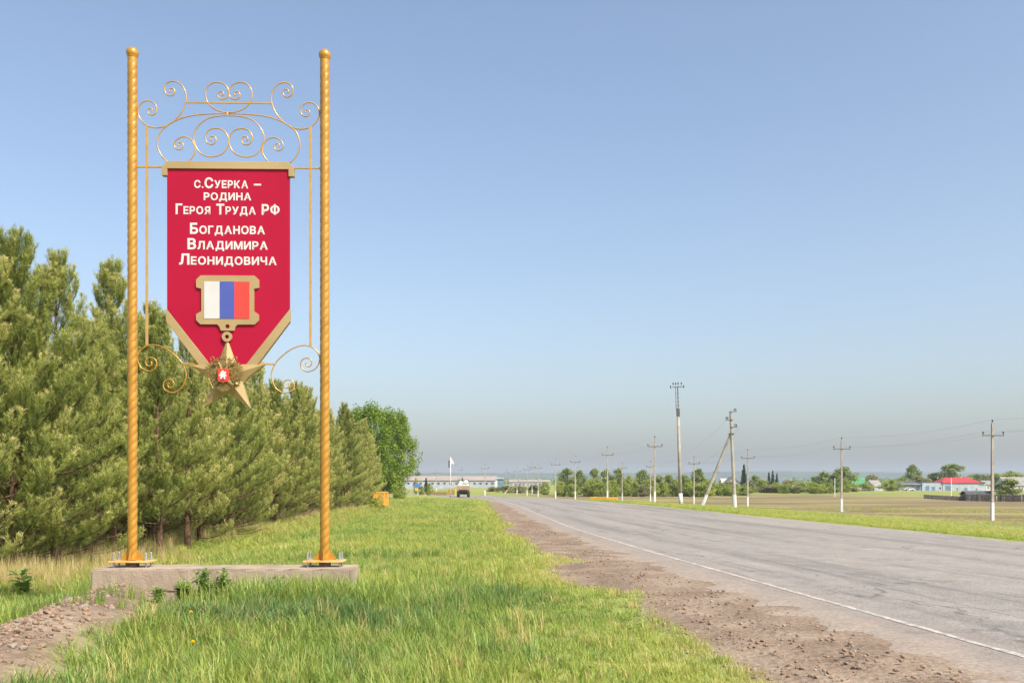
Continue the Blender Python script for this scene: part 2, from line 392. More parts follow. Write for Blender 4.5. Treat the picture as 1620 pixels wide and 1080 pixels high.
# ------------------------------------------------------------------ asphalt road and painted line
def strip(name, fl, fr, yv, nu, dz, mat, label):
    yv = np.asarray(yv, float); U = np.linspace(0, 1, nu)
    X0, X1 = fl(yv), fr(yv)
    X = X0[:, None] * (1 - U) + X1[:, None] * U; Y = np.repeat(yv[:, None], nu, 1)
    Z = ground_z(X.ravel(), Y.ravel()).reshape(X.shape) + dz(X, Y)
    n = len(yv); ii = (np.arange(n - 1)[:, None] * nu + np.arange(nu - 1)[None, :]).ravel()
    fa = np.stack([ii, ii + 1, ii + 1 + nu, ii + nu], 1)
    across = (X - road_left(Y)).ravel()
    me = np_mesh(name, np.stack([X.ravel(), Y.ravel(), Z.ravel()], 1), fa, {'across': ('POINT', across), 'along': ('POINT', Y.ravel()), 'uu': ('POINT', np.repeat(U[None, :], n, 0).ravel())}, True)
    return tag(link(name, me, mat), label, None, None, 'structure')

def asphalt_material():
    m, nt, p, out = nodes_of('asphalt'); N, L = nt.nodes, nt.links
    tc = N.new('ShaderNodeTexCoord')
    aa = N.new('ShaderNodeAttribute'); aa.attribute_name = 'across'
    al = N.new('ShaderNodeAttribute'); al.attribute_name = 'along'
    cv = N.new('ShaderNodeCombineXYZ'); L.new(aa.outputs['Fac'], cv.inputs[0]); L.new(al.outputs['Fac'], cv.inputs[1])
    def noise(src, scale, detail, st=None, rough=0.5):
        if st:
            mp = N.new('ShaderNodeMapping'); mp.inputs['Scale'].default_value = st; L.new(src, mp.inputs[0]); src = mp.outputs[0]
        n = N.new('ShaderNodeTexNoise'); n.inputs['Scale'].default_value = scale; n.inputs['Detail'].default_value = detail; n.inputs['Roughness'].default_value = rough
        L.new(src, n.inputs['Vector']); return n.outputs[0]
    def ramp(fac, stops):
        r = N.new('ShaderNodeValToRGB'); e = r.color_ramp.elements
        while len(e) < len(stops): e.new(0.5)
        for q, (a, c) in zip(e, stops): q.position = a; q.color = rgb(*c)
        L.new(fac, r.inputs[0]); return r.outputs[0]
    def mix(f, a, b, mode='MIX'):
        x = N.new('ShaderNodeMix'); x.data_type = 'RGBA'; x.blend_type = mode
        if isinstance(f, float): x.inputs['Factor'].default_value = f
        else: L.new(f, x.inputs['Factor'])
        L.new(a, x.inputs['A']); L.new(b, x.inputs['B']); return x.outputs['Result']
    fine = noise(tc.outputs['Object'], 38, 4, None, 0.7)
    base = ramp(fine, [(0.30, (0.130, 0.124, 0.117)), (0.52, (0.235, 0.225, 0.212)), (0.75, (0.42, 0.40, 0.375))])
    patch = ramp(noise(cv.outputs[0], 1.0, 5, (0.9, 0.035, 1)), [(0.36, (0.78, 0.76, 0.74)), (0.50, (1.0, 0.97, 0.935)), (0.66, (1.12, 1.07, 1.01))])
    c = mix(1.0, base, patch, 'MULTIPLY')
    blot = ramp(noise(tc.outputs['Object'], 1.7, 7, None, 0.65), [(0.34, (0.86, 0.85, 0.84)), (0.52, (1.0, 1.0, 1.0)), (0.68, (1.13, 1.12, 1.10))])
    c = mix(1.0, c, blot, 'MULTIPLY')
    # bitumen seams and repaired cracks running along the road
    cr1 = ramp(noise(cv.outputs[0], 1.0, 3, (1.6, 0.03, 1)), [(0.485, (1, 1, 1)), (0.50, (0.62, 0.61, 0.61)), (0.515, (1, 1, 1))])
    c = mix(0.75, c, mix(1.0, c, cr1, 'MULTIPLY'))
    vd = N.new('ShaderNodeTexVoronoi'); vd.feature = 'DISTANCE_TO_EDGE'; vd.inputs['Scale'].default_value = 0.33
    wn_ = N.new('ShaderNodeTexNoise'); wn_.inputs['Scale'].default_value = 1.6; wn_.inputs['Detail'].default_value = 6; L.new(tc.outputs['Object'], wn_.inputs['Vector'])
    wm = N.new('ShaderNodeVectorMath'); wm.operation = 'MULTIPLY_ADD'; wm.inputs[1].default_value = (1.1, 1.1, 0); L.new(wn_.outputs['Color'], wm.inputs[0]); L.new(tc.outputs['Object'], wm.inputs[2])
    L.new(wm.outputs[0], vd.inputs['Vector'])
    ck = ramp(vd.outputs['Distance'], [(0.0, (0.42, 0.41, 0.40)), (0.006, (0.60, 0.59, 0.58)), (0.013, (1, 1, 1))])
    c = mix(ramp(noise(tc.outputs['Object'], 0.25, 3), [(0.46, (0, 0, 0)), (0.60, (0.85, 0.85, 0.85))]), c, mix(1.0, c, ck, 'MULTIPLY'))
    # dust blown from the shoulder over the left edge
    sub = N.new('ShaderNodeMath'); sub.operation = 'MULTIPLY_ADD'; L.new(noise(tc.outputs['Object'], 1.2, 6), sub.inputs[0]); sub.inputs[1].default_value = 1.5
    L.new(aa.outputs['Fac'], sub.inputs[2])
    mr = N.new('ShaderNodeMapRange'); L.new(sub.outputs[0], mr.inputs['Value'])
    mr.inputs['From Min'].default_value = 1.25; mr.inputs['From Max'].default_value = 0.0; mr.inputs['To Min'].default_value = 0.0; mr.inputs['To Max'].default_value = 0.92
    dust = ramp(noise(tc.outputs['Object'], 20, 6), [(0.35, (0.215, 0.172, 0.135)), (0.65, (0.325, 0.272, 0.222))])
    c = mix(mr.outputs[0], c, dust)
    L.new(c, p.inputs['Base Color']); p.inputs['Roughness'].default_value = 0.85; p.inputs['Specular IOR Level'].default_value = 0.25
    b = N.new('ShaderNodeBump'); b.inputs['Strength'].default_value = 0.35; b.inputs['Distance'].default_value = 0.01
    L.new(fine, b.inputs['Height']); L.new(b.outputs[0], p.inputs['Normal'])
    return m
yroad = np.unique(np.concatenate([np.linspace(-59, 6, 20), np.arange(6, 30, 0.12), np.arange(30, 60, 0.5), np.arange(60, 355, 2.0)]))
def ragged(y): return (fbm(y, y * 0 + 3, 1.1, 51, 3) - 0.5) * 0.7
def road_dz(X, Y):
    e = np.minimum(X - (road_left(Y) - 1.5), road_right(Y) - X)
    return -0.035 + 0.077 * sstep(0.0, 1.5, e) + 0.10 * (fbm(X, Y, 0.55, 57, 3) - 0.5) * sstep(1.55, 0.9, e)
strip('road', lambda y: road_left(y) - 1.5, lambda y: road_right(y) + 0.15 + ragged(y + 400) * 1.1 + (fbm(y, y * 0 + 5, 6.0, 53, 2) - 0.5) * 1.2, yroad, 110, road_dz, asphalt_material(), 'worn grey two lane asphalt road')

def line_material():
    m, nt, p, out = nodes_of('worn_road_paint'); N, L = nt.nodes, nt.links
    tc = N.new('ShaderNodeTexCoord')
    n = N.new('ShaderNodeTexNoise'); n.inputs['Scale'].default_value = 9; n.inputs['Detail'].default_value = 8; n.inputs['Roughness'].default_value = 0.7
    L.new(tc.outputs['Object'], n.inputs['Vector'])
    r = N.new('ShaderNodeValToRGB'); r.color_ramp.elements[0].position = 0.44; r.color_ramp.elements[1].position = 0.62
    r.color_ramp.elements[0].color = rgb(0.25, 0.235, 0.215); r.color_ramp.elements[1].color = rgb(0.52, 0.49, 0.45)
    L.new(n.outputs[0], r.inputs[0]); L.new(r.outputs[0], p.inputs['Base Color']); p.inputs['Roughness'].default_value = 0.8
    return m
def wob(y): return (fbm(y, y * 0 + 9, 0.5, 61, 2) - 0.5) * 0.03
strip('road_edge_line', lambda y: road_left(y) - 0.047 + wob(y), lambda y: road_left(y) + 0.047 + wob(y + 77), np.unique(np.concatenate([np.linspace(-59, 6, 20), np.arange(6, 60, 0.2), np.arange(60, 200, 2.0)])), 3,
      lambda X, Y: road_dz(X, Y) + 0.004, line_material(), 'worn white painted line along the road edge')

# ------------------------------------------------------------------ far hills
def hills():
    xs_ = np.linspace(-3400, 4400, 240); prof = [(3300, 0.0), (3500, 0.25), (3750, 0.72), (4000, 1.0), (4300, 0.9), (4800, 0.3)]
    V, Fc = [], []
    top = np.interp(xs_, [-3400, -500, 0, 600, 1300, 2300, 4400], [60, 62, 66, 70, 74, 66, 60]) + (fbm(xs_, xs_ * 0, 500, 71, 5) - 0.5) * 12
    top = top + (vnoise(xs_, xs_ * 0 + 5, 40, 75) - .5) * 2.5
    for y, k in prof:
        z = top * k + (0 if k == 0 else 1) * (fbm(xs_, xs_ * 0 + y, 260, 77) - 0.5) * 10 * (1 - k)
        if k == 0: z = z - 6
        V.append(np.stack([xs_, np.full_like(xs_, y), z], 1))
    V = np.concatenate(V); n = len(xs_)
    ii = (np.arange(len(prof) - 1)[:, None] * n + np.arange(n - 1)[None, :]).ravel()
    me = np_mesh('hills', V, np.stack([ii, ii + 1, ii + 1 + n, ii + n], 1), None, True)
    mat = mat_noise('forest_hillside', (0.022, 0.042, 0.018), (0.055, 0.080, 0.032), 0.012, 0.95, 0, 0, None, 8, 0.05)
    tag(link('hills', me, mat), 'long low forested hills on the far horizon', None, None, 'structure')
hills()

# ------------------------------------------------------------------ the sign on its footing
KS = 13.5 / F
SIGN_C = 362.0
sign = empty('monument_sign', ((SIGN_C - CX) * KS, 13.5, PL_TOP), R(1.4))
tag(sign, 'tall crimson banner sign with gold star between two twisted golden posts', 'sign')
def sx(px): return (px - SIGN_C) * KS
def sz(py): return EYE + (HY - py) * KS - PL_TOP
def S(px, py, y=0.0): return (sx(px), y, sz(py))
def S2(px, py): return (sx(px), sz(py))

# concrete footing: one cast block with a rough lower course
def footing():
    root = empty('concrete_footing', ((PL_X0 + PL_X1) / 2, (PL_Y0 + PL_Y1) / 2, 0))
    tag(root, 'long low cast concrete footing under the golden posts', 'footing')
    w, dpt = PL_X1 - PL_X0, PL_Y1 - PL_Y0
    def rough(name, x0, x1, y0, y1, z0, z1, n, amp, seed):
        bm = bmesh.new()
        bmesh.ops.create_grid(bm, x_segments=2, y_segments=2, size=0.5); bm.clear()
        bmesh.ops.create_cube(bm, size=1.0)
        bmesh.ops.scale(bm, vec=(x1 - x0, y1 - y0, z1 - z0), verts=bm.verts)
        bmesh.ops.translate(bm, vec=((x0 + x1) / 2, (y0 + y1) / 2, (z0 + z1) / 2), verts=bm.verts)
        bmesh.ops.bevel(bm, geom=list(bm.edges), offset=0.018, segments=2, affect='EDGES')
        bmesh.ops.subdivide_edges(bm, edges=[e for e in bm.edges if e.calc_length() > 0.5], cuts=n, use_grid_fill=True)
        rr = random.Random(seed)
        for v in bm.verts:
            v.co += Vector((rr.uniform(-amp, amp), rr.uniform(-amp, amp), rr.uniform(-amp, amp) * 0.6))
        me = bpy.data.meshes.new(name); bm.to_mesh(me); bm.free()
        return link(name, me, M['concrete'], root)
    rough('upper_course', -w / 2, w / 2, -dpt / 2, dpt / 2, 0.172, PL_TOP, 26, 0.006, 1)
    rough('lower_course', -w / 2 - 0.012, w / 2 + 0.012, -dpt / 2 - 0.018, dpt / 2 + 0.018, -0.75, 0.170, 22, 0.012, 2)
footing()

# twisted posts
def twisted_post(px):
    zb, zt = sz(884.5), sz(94)
    R0, pitch, starts = 0.0665, 0.36, 3
    nz, ns = 520, 30
    V = []; zz = np.linspace(zb, zt, nz); th = np.linspace(0, 2 * np.pi, ns, endpoint=False)
    for z in zz:
        fade = float(sstep(zt - 0.0, zt - 0.14, z))
        ph = th * starts - 2 * np.pi * starts * z / pitch
        w = np.abs(np.sin(ph / 2.0)) ** 0.55                 # rounded strands with narrow grooves
        r = R0 * (1 + fade * 0.13 * (w - 0.75))
        V.append(np.stack([r * np.cos(th), r * np.sin(th), np.full(ns, z)], 1))
    V = np.concatenate(V)
    i, k = np.meshgrid(np.arange(nz - 1), np.arange(ns), indexing='ij'); i = i.ravel(); k = k.ravel()
    a = i * ns + k; b = i * ns + (k + 1) % ns
    me = np_mesh('post', V, np.stack([a, b, b + ns, a + ns], 1), None, True)
    p = link('post', me, M['gold'], sign, (sx(px), 0, 0))
    prof = [(0.052, -0.088), (0.070, -0.060)] + [(0.0865 * math.cos(t), 0.0865 * math.sin(t)) for t in np.linspace(-0.62, 1.5, 16)]
    MB().lathe(prof, (0, 0, sz(86.0)), 28).build('ball_finial', M['gold'], p, smooth=True)
    # base plate, gussets, studs, stub
    zp = sz(886.8)
    pl = MB().box((0, 0, zp), (0.57, 0.32, 0.026)).build('base_plate', M['plate_edge'], sign, (sx(px), 0, 0), 0, bevel=0.004)
    for ang in (0, math.pi, -math.pi / 2, math.pi / 2):
        g = MB().prism([(0.055, zp + 0.0145), (0.165 if abs(math.cos(ang)) > .5 else 0.145, zp + 0.0145), (0.155 if abs(math.cos(ang)) > .5 else 0.135, zp + 0.045), (0.066, zp + 0.17), (0.055, zp + 0.18)], -0.006, 0.006)
        g.build('gusset', M['gold'], pl, (0, 0, 0), ang)
    for bx, by in ((-0.225, -0.10), (-0.225, 0.10), (0.225, -0.10), (0.225, 0.10)):
        b = MB().lathe([(0.0135, -0.09), (0.0135, 0.118), (0.011, 0.122)], (bx, by, zp), 10)
        b.lathe([(0.027, 0.0135), (0.027, 0.034)], (bx, by, zp), 6)
        b.build('anchor_bolt', M['zinc'], pl)
    MB().box((0, 0, (zp - 0.013 - 0.02) / 2 - 0.001), (0.145, 0.145, zp - 0.013 + 0.018)).build('stub', M['stub'], pl)
    return p
twisted_post(211.0); twisted_post(513.2)

# scrolls: spirals continue the drawn curve into the eye
def spiral_end(p_prev, p_end, centre, turns, shrink):
    """points that wind from p_end around centre, continuing the sense of travel"""
    cx, cy = centre; r0 = math.hypot(p_end[0] - cx, p_end[1] - cy); a0 = math.atan2(p_end[1] - cy, p_end[0] - cx)
    ap = math.atan2(p_prev[1] - cy, p_prev[0] - cx); d = (a0 - ap + math.pi) % (2 * math.pi) - math.pi
    sgn = 1 if d > 0 else -1; n = int(turns * 12); out = []
    for i in range(1, n + 1):
        t = i / n; r = r0 * (1 - t) ** 0.85 * (1 - shrink) + r0 * shrink * (1 - t * 0.6) if False else r0 * (1 - (1 - shrink) * t)
        a = a0 + sgn * 2 * math.pi * turns * t
        out.append((cx + r * math.cos(a), cy + r * math.sin(a)))
    return out
def scroll(name, pts, conv, mirror=False, both=None, rad=0.0098, mat='gold_light', y=0.0, tip_end=None, tip_start=None):
    P = list(pts)
    if tip_end: P = P + spiral_end(P[-2], P[-1], *tip_end)
    if tip_start:
        q = spiral_end(P[1], P[0], *tip_start); P = q[::-1] + P
    Q = [conv(*p) for p in P]
    if mirror: Q = [(2 * SIGN_C - a, b) for a, b in Q]
    path = catmull([S(a, b, y) for a, b in Q], 4)
    return MB().tube(path, rad, 7).build(name, M[mat], sign, smooth=True)
def Z1(x, y): return (200 + x / 7.2, 120 + y / 7.2)                  # drawn over the enlarged top left quarter
def Z3(x, y): return (200 + x / 4.5, 420 + y / 4.5)

A = [(447, 190), (440, 140), (470, 90), (535, 70), (610, 92), (660, 150), (684, 230), (680, 305), (645, 400), (580, 490), (505, 550), (420, 590), (330, 600), (245, 575), (180, 520), (142, 445), (150, 365), (195, 312), (250, 295), (305, 308), (345, 350), (352, 395)]
C = [(478, 992), (410, 920), (365, 830), (362, 750), (395, 650), (470, 575), (580, 510), (720, 465), (880, 442), (1030, 434), (1166, 433)]
D = [(1166, 455), (1080, 458), (980, 472), (890, 510), (810, 590), (770, 680), (778, 760), (810, 840), (870, 900), (960, 925), (1060, 905), (1130, 850), (1166, 760), (1150, 680), (1100, 620), (1025, 600), (945, 620), (902, 680), (905, 730)]
E = [(700, 994), (750, 940), (785, 870), (780, 800), (750, 740), (695, 705), (635, 702), (575, 735), (548, 785)]
B = [(1166, 420), (1090, 412), (1000, 375), (930, 310), (903, 225), (920, 140), (970, 90), (1040, 75), (1110, 95), (1155, 145), (1166, 205), (1145, 250), (1100, 268)]
for mir in (False, True):
    scroll('scroll', A, Z1, mir, tip_end=((288, 405), 1.05, 0.16), tip_start=((512, 180), 1.15, 0.16))
    scroll('scroll', C, Z1, mir)
    scroll('scroll', D, Z1, mir, tip_end=((975, 725), 1.2, 0.18))
    scroll('scroll', E, Z1, mir, tip_end=((612, 795), 1.1, 0.18))
    scroll('scroll', B, Z1, mir, tip_end=((1085, 212), 1.0, 0.18))
    Fp = [(160, 752), (108, 725), (84, 655), (120, 592), (190, 565), (280, 590), (360, 650), (408, 710), (428, 790), (395, 872), (335, 905), (282, 888)]
    scroll('scroll', Fp, Z3, mir, mat='gold' if not mir else 'gold_light', tip_end=((312, 848), 1.35, 0.14), tip_start=((172, 695), 1.4, 0.14))
def bar(p0, p1, w, d, mat='gold_light', name='rail'):
    a, b = S(*p0), S(*p1)
    if abs(p0[0] - p1[0]) > abs(p0[1] - p1[1]): MB().box(((a[0] + b[0]) / 2, 0, a[2]), (abs(b[0] - a[0]), d, w)).build(name, M[mat], sign, bevel=0.002)
    else: MB().box((a[0], 0, (a[2] + b[2]) / 2), (w, d, abs(b[2] - a[2]))).build(name, M[mat], sign, bevel=0.002)
bar((294.5, 163), (430, 163), 0.018, 0.018)
bar((218, 265), (259, 265), 0.024, 0.024); bar((465, 265), (506, 265), 0.024, 0.024)
bar((289, 575.5), (330, 575.5), 0.026, 0.026, 'gold'); bar((394, 575.5), (435, 575.5), 0.026, 0.026)
for px in (233.5, 490.5): bar((px, 200), (px, 546.5), 0.036, 0.02, 'gold_light', 'upright_bar')

# banner panel, cap and border strips
banner = MB().prism([S2(266, 262), S2(458, 262), S2(458, 489), S2(362, 614), S2(266, 489)], -0.028, 0.028).build('banner', M['red'], sign, bevel=0.003)
MB().prism([S2(268, 257.5), S2(456, 257.5), S2(465.5, 266), S2(465.5, 280), S2(457, 280), S2(457, 269), S2(267, 269), S2(267, 280), S2(258.5, 280), S2(258.5, 266)], -0.052, 0.036).build('cap', M['khaki'], banner, bevel=0.003)
MB().prism([S2(265, 489), S2(265, 509), S2(345, 616), S2(361.9, 616), S2(361.9, 613)], -0.045, 0.033).build('border_strip', M['khaki'], banner, bevel=0.003)
MB().prism([S2(459, 489), S2(459, 509), S2(379, 616), S2(362.1, 616), S2(362.1, 613)], -0.045, 0.033).build('border_strip', M['khaki'], banner, bevel=0.003)

def glyph(ch):
    cu = bpy.data.curves.new('g', 'FONT'); cu.body = ch; cu.size = 1.0; cu.bevel_depth = 0.033; cu.bevel_resolution = 0; cu.resolution_u = 4
    o = bpy.data.objects.new('g', cu); col.objects.link(o)
    dg = bpy.context.evaluated_depsgraph_get(); me = bpy.data.meshes.new_from_object(o.evaluated_get(dg))
    V = np.array([v.co[:] for v in me.vertices]); Fs = [tuple(p.vertices) for p in me.polygons]
    bpy.data.objects.remove(o); bpy.data.curves.remove(cu); bpy.data.meshes.remove(me)
    return V, Fs
GL = {}
def lettering(txt, x0, x1, base, cap_h):
    """small capitals: upper-case glyphs, the lower-case ones reduced"""
    items = []; pen = 0.0; word = 0
    for ch in txt:
        s = 1.0 if (ch.isupper() or ch in '–') else 0.74
        if ch == ' ': pen += 0.36; word += 1; continue
        u = ch.upper()
        if u not in GL: GL[u] = glyph(u)
        V, Fs = GL[u]; lo, hi = V[:, 0].min(), V[:, 0].max()
        items.append(((V - [lo, 0, 0]) * s + [pen, 0, 0], Fs, word)); pen += (hi - lo) * s + 0.085
    tot = pen - 0.085
    kx = (x1 - x0) / tot; ky = cap_h / GL['Е'][0][:, 1].max() if 'Е' in GL else cap_h / 0.73
    W = [MB() for _ in range(word + 1)]
    for V, Fs, w in items:
        W[w].add([(sx(x0 + v[0] * kx), -0.0305 - v[2] * 0.05, sz(base) + v[1] * ky * KS) for v in V], Fs)
    for mb in W: mb.build('lettering', M['letter'], banner)
GL['Е'] = glyph('Е')
def ef():
    V, Fs = glyph('О'); V = V * [1.0, 0.78, 1.0] + [0, 0.07, 0]; cx = (V[:, 0].min() + V[:, 0].max()) / 2; n = len(V); h = GL['Е'][0][:, 1].max()
    b = MB().box((cx, h / 2 - 0.013, 0), (0.14, h + 0.026, 0.05))
    return np.concatenate([V, np.array(b.v)]), Fs + [tuple(i + n for i in f) for f in b.f]
GL['Ф'] = ef()
lettering('с.Суерка –', 308.5, 413.5, 298.5, 16.2)
lettering('родина', 323.5, 398, 317.5, 15.6)
lettering('Героя Труда РФ', 279.5, 442.5, 339.8, 16.2)
lettering('Богданова', 302, 419.5, 370.8, 17.0)
lettering('Владимира', 298, 424, 395.0, 17.0)
lettering('Леонидовича', 285, 438, 419.3, 17.0)

# medal: plaque with tricolour, ring, star, eagle
def Z4(x, y): return S2(280 + x / 4.69, 430 + y / 4.69)
def ring_hole(outer, c, r, y0, y1, n=20):
    """plate with one round hole: outer polygon (list of x-z) around centre c"""
    bm = bmesh.new()
    ov = [bm.verts.new((p[0], y0, p[1])) for p in outer]; iv = [bm.verts.new((c[0] + r * math.cos(2 * math.pi * k / n), y0, c[1] + r * math.sin(2 * math.pi * k / n))) for k in range(n)]
    es = [bm.edges.new((ov[i], ov[(i + 1) % len(ov)])) for i in range(len(ov))] + [bm.edges.new((iv[i], iv[(i + 1) % n])) for i in range(n)]
    bmesh.ops.triangle_fill(bm, use_beauty=True, use_dissolve=False, edges=es)
    ret = bmesh.ops.extrude_face_region(bm, geom=list(bm.faces))
    for g in ret['geom']:
        if isinstance(g, bmesh.types.BMVert): g.co.y = y1
    bmesh.ops.recalc_face_normals(bm, faces=list(bm.faces))
    me = bpy.data.meshes.new('plate'); bm.to_mesh(me); bm.free(); return me
pts = [(185, 33), (580, 33), (614, 65), (614, 122), (577, 131), (577, 296), (612, 320), (612, 365), (582, 394), (456, 395), (440, 412), (432, 440), (334, 440), (322, 410), (307, 394), (183, 394), (152, 363), (152, 320), (190, 296), (190, 131), (152, 122), (152, 65)]
plaque = link('plaque', ring_hole([Z4(*p) for p in pts], Z4(382, 409), 0.031, -0.055, -0.0285), M['khaki'], sign)
for (a, b, mt, nm) in ((212, 325, 'flag_white', 'white_stripe'), (325.6, 433, 'flag_blue', 'blue_stripe'), (433.6, 545, 'flag_red', 'red_stripe')):
    MB().prism([Z4(a, 78), Z4(b, 78), Z4(b, 352), Z4(a, 352)], -0.060, -0.0552).build(nm, M[mt], plaque)
rc = Z4(380, 486)
link('ring', ring_hole([(rc[0] + 0.071 * math.cos(2 * math.pi * k / 28), rc[1] + 0.071 * math.sin(2 * math.pi * k / 28)) for k in range(28)], rc, 0.029, -0.068, -0.040), M['khaki'], sign)

def star():
    cx, cz = Z4(379, 782); tips = [(380, 500), (652, 690), (548, 1008), (206, 1008), (108, 694)]
    T = [Z4(*t) for t in tips]; ins = []
    for i in range(5):
        a, b = T[i], T[(i + 1) % 5]; mx, mz = (a[0] + b[0]) / 2, (a[1] + b[1]) / 2
        ins.append((cx + (mx - cx) * 0.50, cz + (mz - cz) * 0.50))
    ringp = []
    for i in range(5): ringp += [T[i], ins[i]]
    yb, yf = -0.050, -0.130
    vs = [(p[0], yb, p[1]) for p in ringp] + [(cx, yf, cz)] + [(p[0], yb + 0.07, p[1]) for p in ringp] + [(cx, yb + 0.07, cz)]
    fs = []
    for i in range(10):
        j = (i + 1) % 10
        fs.append((i, 10, j)); fs.append((i + 11, j + 11, 21)); fs.append((i, j, j + 11, i + 11))
    return MB().add(vs, fs).build('star', M['star_gold'], sign)
star_o = star()
for p in star_o.data.polygons: pass

def eagle():
    """double-headed eagle in relief, drawn over the enlarged star"""
    def Q(x, y): return S2(358.8 + (x - 555) / 10.6, 596.5 + (y - 480) / 10.6)
    mb = MB(); y0 = -0.147
    def blade(bx, by, ang, L, w, dy, curl=0.0):
        pts = []; n = 6
        for sgn in (1, -1):
            seq = range(n + 1) if sgn == 1 else range(n, -1, -1)
            for i in seq:
                t = i / n; a = ang + curl * t
                wx = w * (0.55 + 0.45 * math.sin(math.pi * min(t * 1.1, 1))) * (1 if t < 0.75 else math.sqrt(max(0.0, 1 - ((t - 0.75) / 0.25) ** 2)) * 0.9 + 0.1)
                px = bx + math.cos(a) * L * t - sgn * math.sin(a) * wx; py = by - math.sin(a) * L * t - sgn * math.cos(a) * wx
                pts.append((px, py))
        mb.prism([Q(*p) for p in pts], y0 - dy - 0.010, y0 - dy)
    for s in (1, -1):
        X = lambda x: 555 + s * (x - 555)
        def bl(bx, by, deg, L, w, dy, curl=0): blade(X(bx), by, R(deg) if s > 0 else math.pi - R(deg), L, w, dy, curl * s)
        for k in range(15):                                   # primaries
            deg = 66 - k * 11.5; L = 205 + 40 * math.sin(k / 14 * math.pi) - 25 * (k > 11)
            bl(655, 400, deg, L, 17, -0.012 if k % 2 else -0.008)
        for k in range(11): bl(650, 395, 70 - k * 14, 150, 15, 0.000 + 0.002 * (k % 2))
        for k in range(8): bl(640, 395, 72 - k * 17, 95, 15, 0.010 + 0.002 * (k % 2))
        # neck and head
        neck = [Q(X(575), 420), Q(X(600), 350), Q(X(615), 300), Q(X(645), 268), Q(X(680), 275)]
        mb.tube(catmull([(p[0], y0 - 0.016, p[1]) for p in neck], 4), [0.030 - 0.0008 * i for i in range(17)], 8)
        mb.prism([Q(X(660), 262), Q(X(700), 270), Q(X(735), 300), Q(X(700), 300), Q(X(672), 318), Q(X(655), 300)], y0 - 0.045, y0 - 0.015)
        # small crown over each head
        mb.prism([Q(X(628), 240), Q(X(688), 246), Q(X(700), 215), Q(X(676), 226), Q(X(660), 180), Q(X(644), 222), Q(X(622), 208)], y0 - 0.040, y0 - 0.014)
        # ribbon curl
        mb.tube(catmull([(q[0], y0 - 0.01, q[1]) for q in (Q(X(610), 215), Q(X(650), 190), Q(X(700), 225), Q(X(720), 170), Q(X(770), 170), Q(X(765), 225))], 4), 0.007, 6)
        # leg
        mb.tube([(q[0], y0 - 0.012, q[1]) for q in (Q(X(610), 560), Q(X(665), 600), Q(X(700), 640))], [0.034, 0.026, 0.014], 7)
        for k in range(4): bl(690, 635, 40 - k * 38, 55, 9, 0.012)
        for k in range(4): bl(640, 590, -20 - k * 22, 75, 14, 0.004)
    for k in range(9): blade(555, 585, R(-138 + k * 12), 175 - 3 * abs(k - 4), 19, 0.004 + 0.004 * (k % 2))
    mb.prism([Q(475, 420), Q(635, 420), Q(625, 560), Q(555, 640), Q(485, 560)], y0 - 0.022, y0 + 0.005)   # breast
    # large crown
    mb.prism([Q(515, 225), Q(595, 225), Q(612, 160), Q(580, 175), Q(570, 150), Q(566, 110), Q(572, 95), Q(555, 82), Q(538, 95), Q(544, 110), Q(540, 150), Q(530, 175), Q(498, 160)], y0 - 0.045, y0 - 0.015)
    # sceptre and orb
    mb.tube([(q[0], y0 - 0.035, q[1]) for q in (Q(312, 520), Q(385, 690))], 0.008, 7)
    mb.lathe([(0.002, -0.036), (0.026, -0.026), (0.036, 0), (0.026, 0.026), (0.002, 0.036)], (Q(775, 620)[0], y0 - 0.03, Q(775, 620)[1]), 12)
    e = mb.build('eagle', M['eagle'], star_o)
    # shield
    sh = [Q(478, 368), Q(640, 368), Q(652, 385), Q(648, 520), Q(640, 575), Q(590, 582), Q(558, 600), Q(525, 582), Q(482, 575), Q(476, 520), Q(470, 385)]
    MB().prism(sh, y0 - 0.060, y0 - 0.0225).build('shield', M['flag_red'], star_o)
    rider = [Q(510, 440), Q(535, 425), Q(540, 400), Q(570, 398), Q(580, 420), Q(610, 412), Q(612, 440), Q(590, 455), Q(618, 470), Q(615, 500), Q(596, 488), Q(600, 535), Q(580, 545), Q(572, 505), Q(548, 508), Q(530, 540), Q(510, 530), Q(526, 492), Q(495, 490), Q(500, 462), Q(525, 462)]
    MB().prism(rider, y0 - 0.066, y0 - 0.0602).build('rider_figure', M['letter'], star_o)
    MB().prism([Q(520, 548), Q(585, 540), Q(592, 556), Q(556, 566), Q(522, 562)], y0 - 0.066, y0 - 0.0602).build('dragon_figure', M['board'], star_o)
eagle()

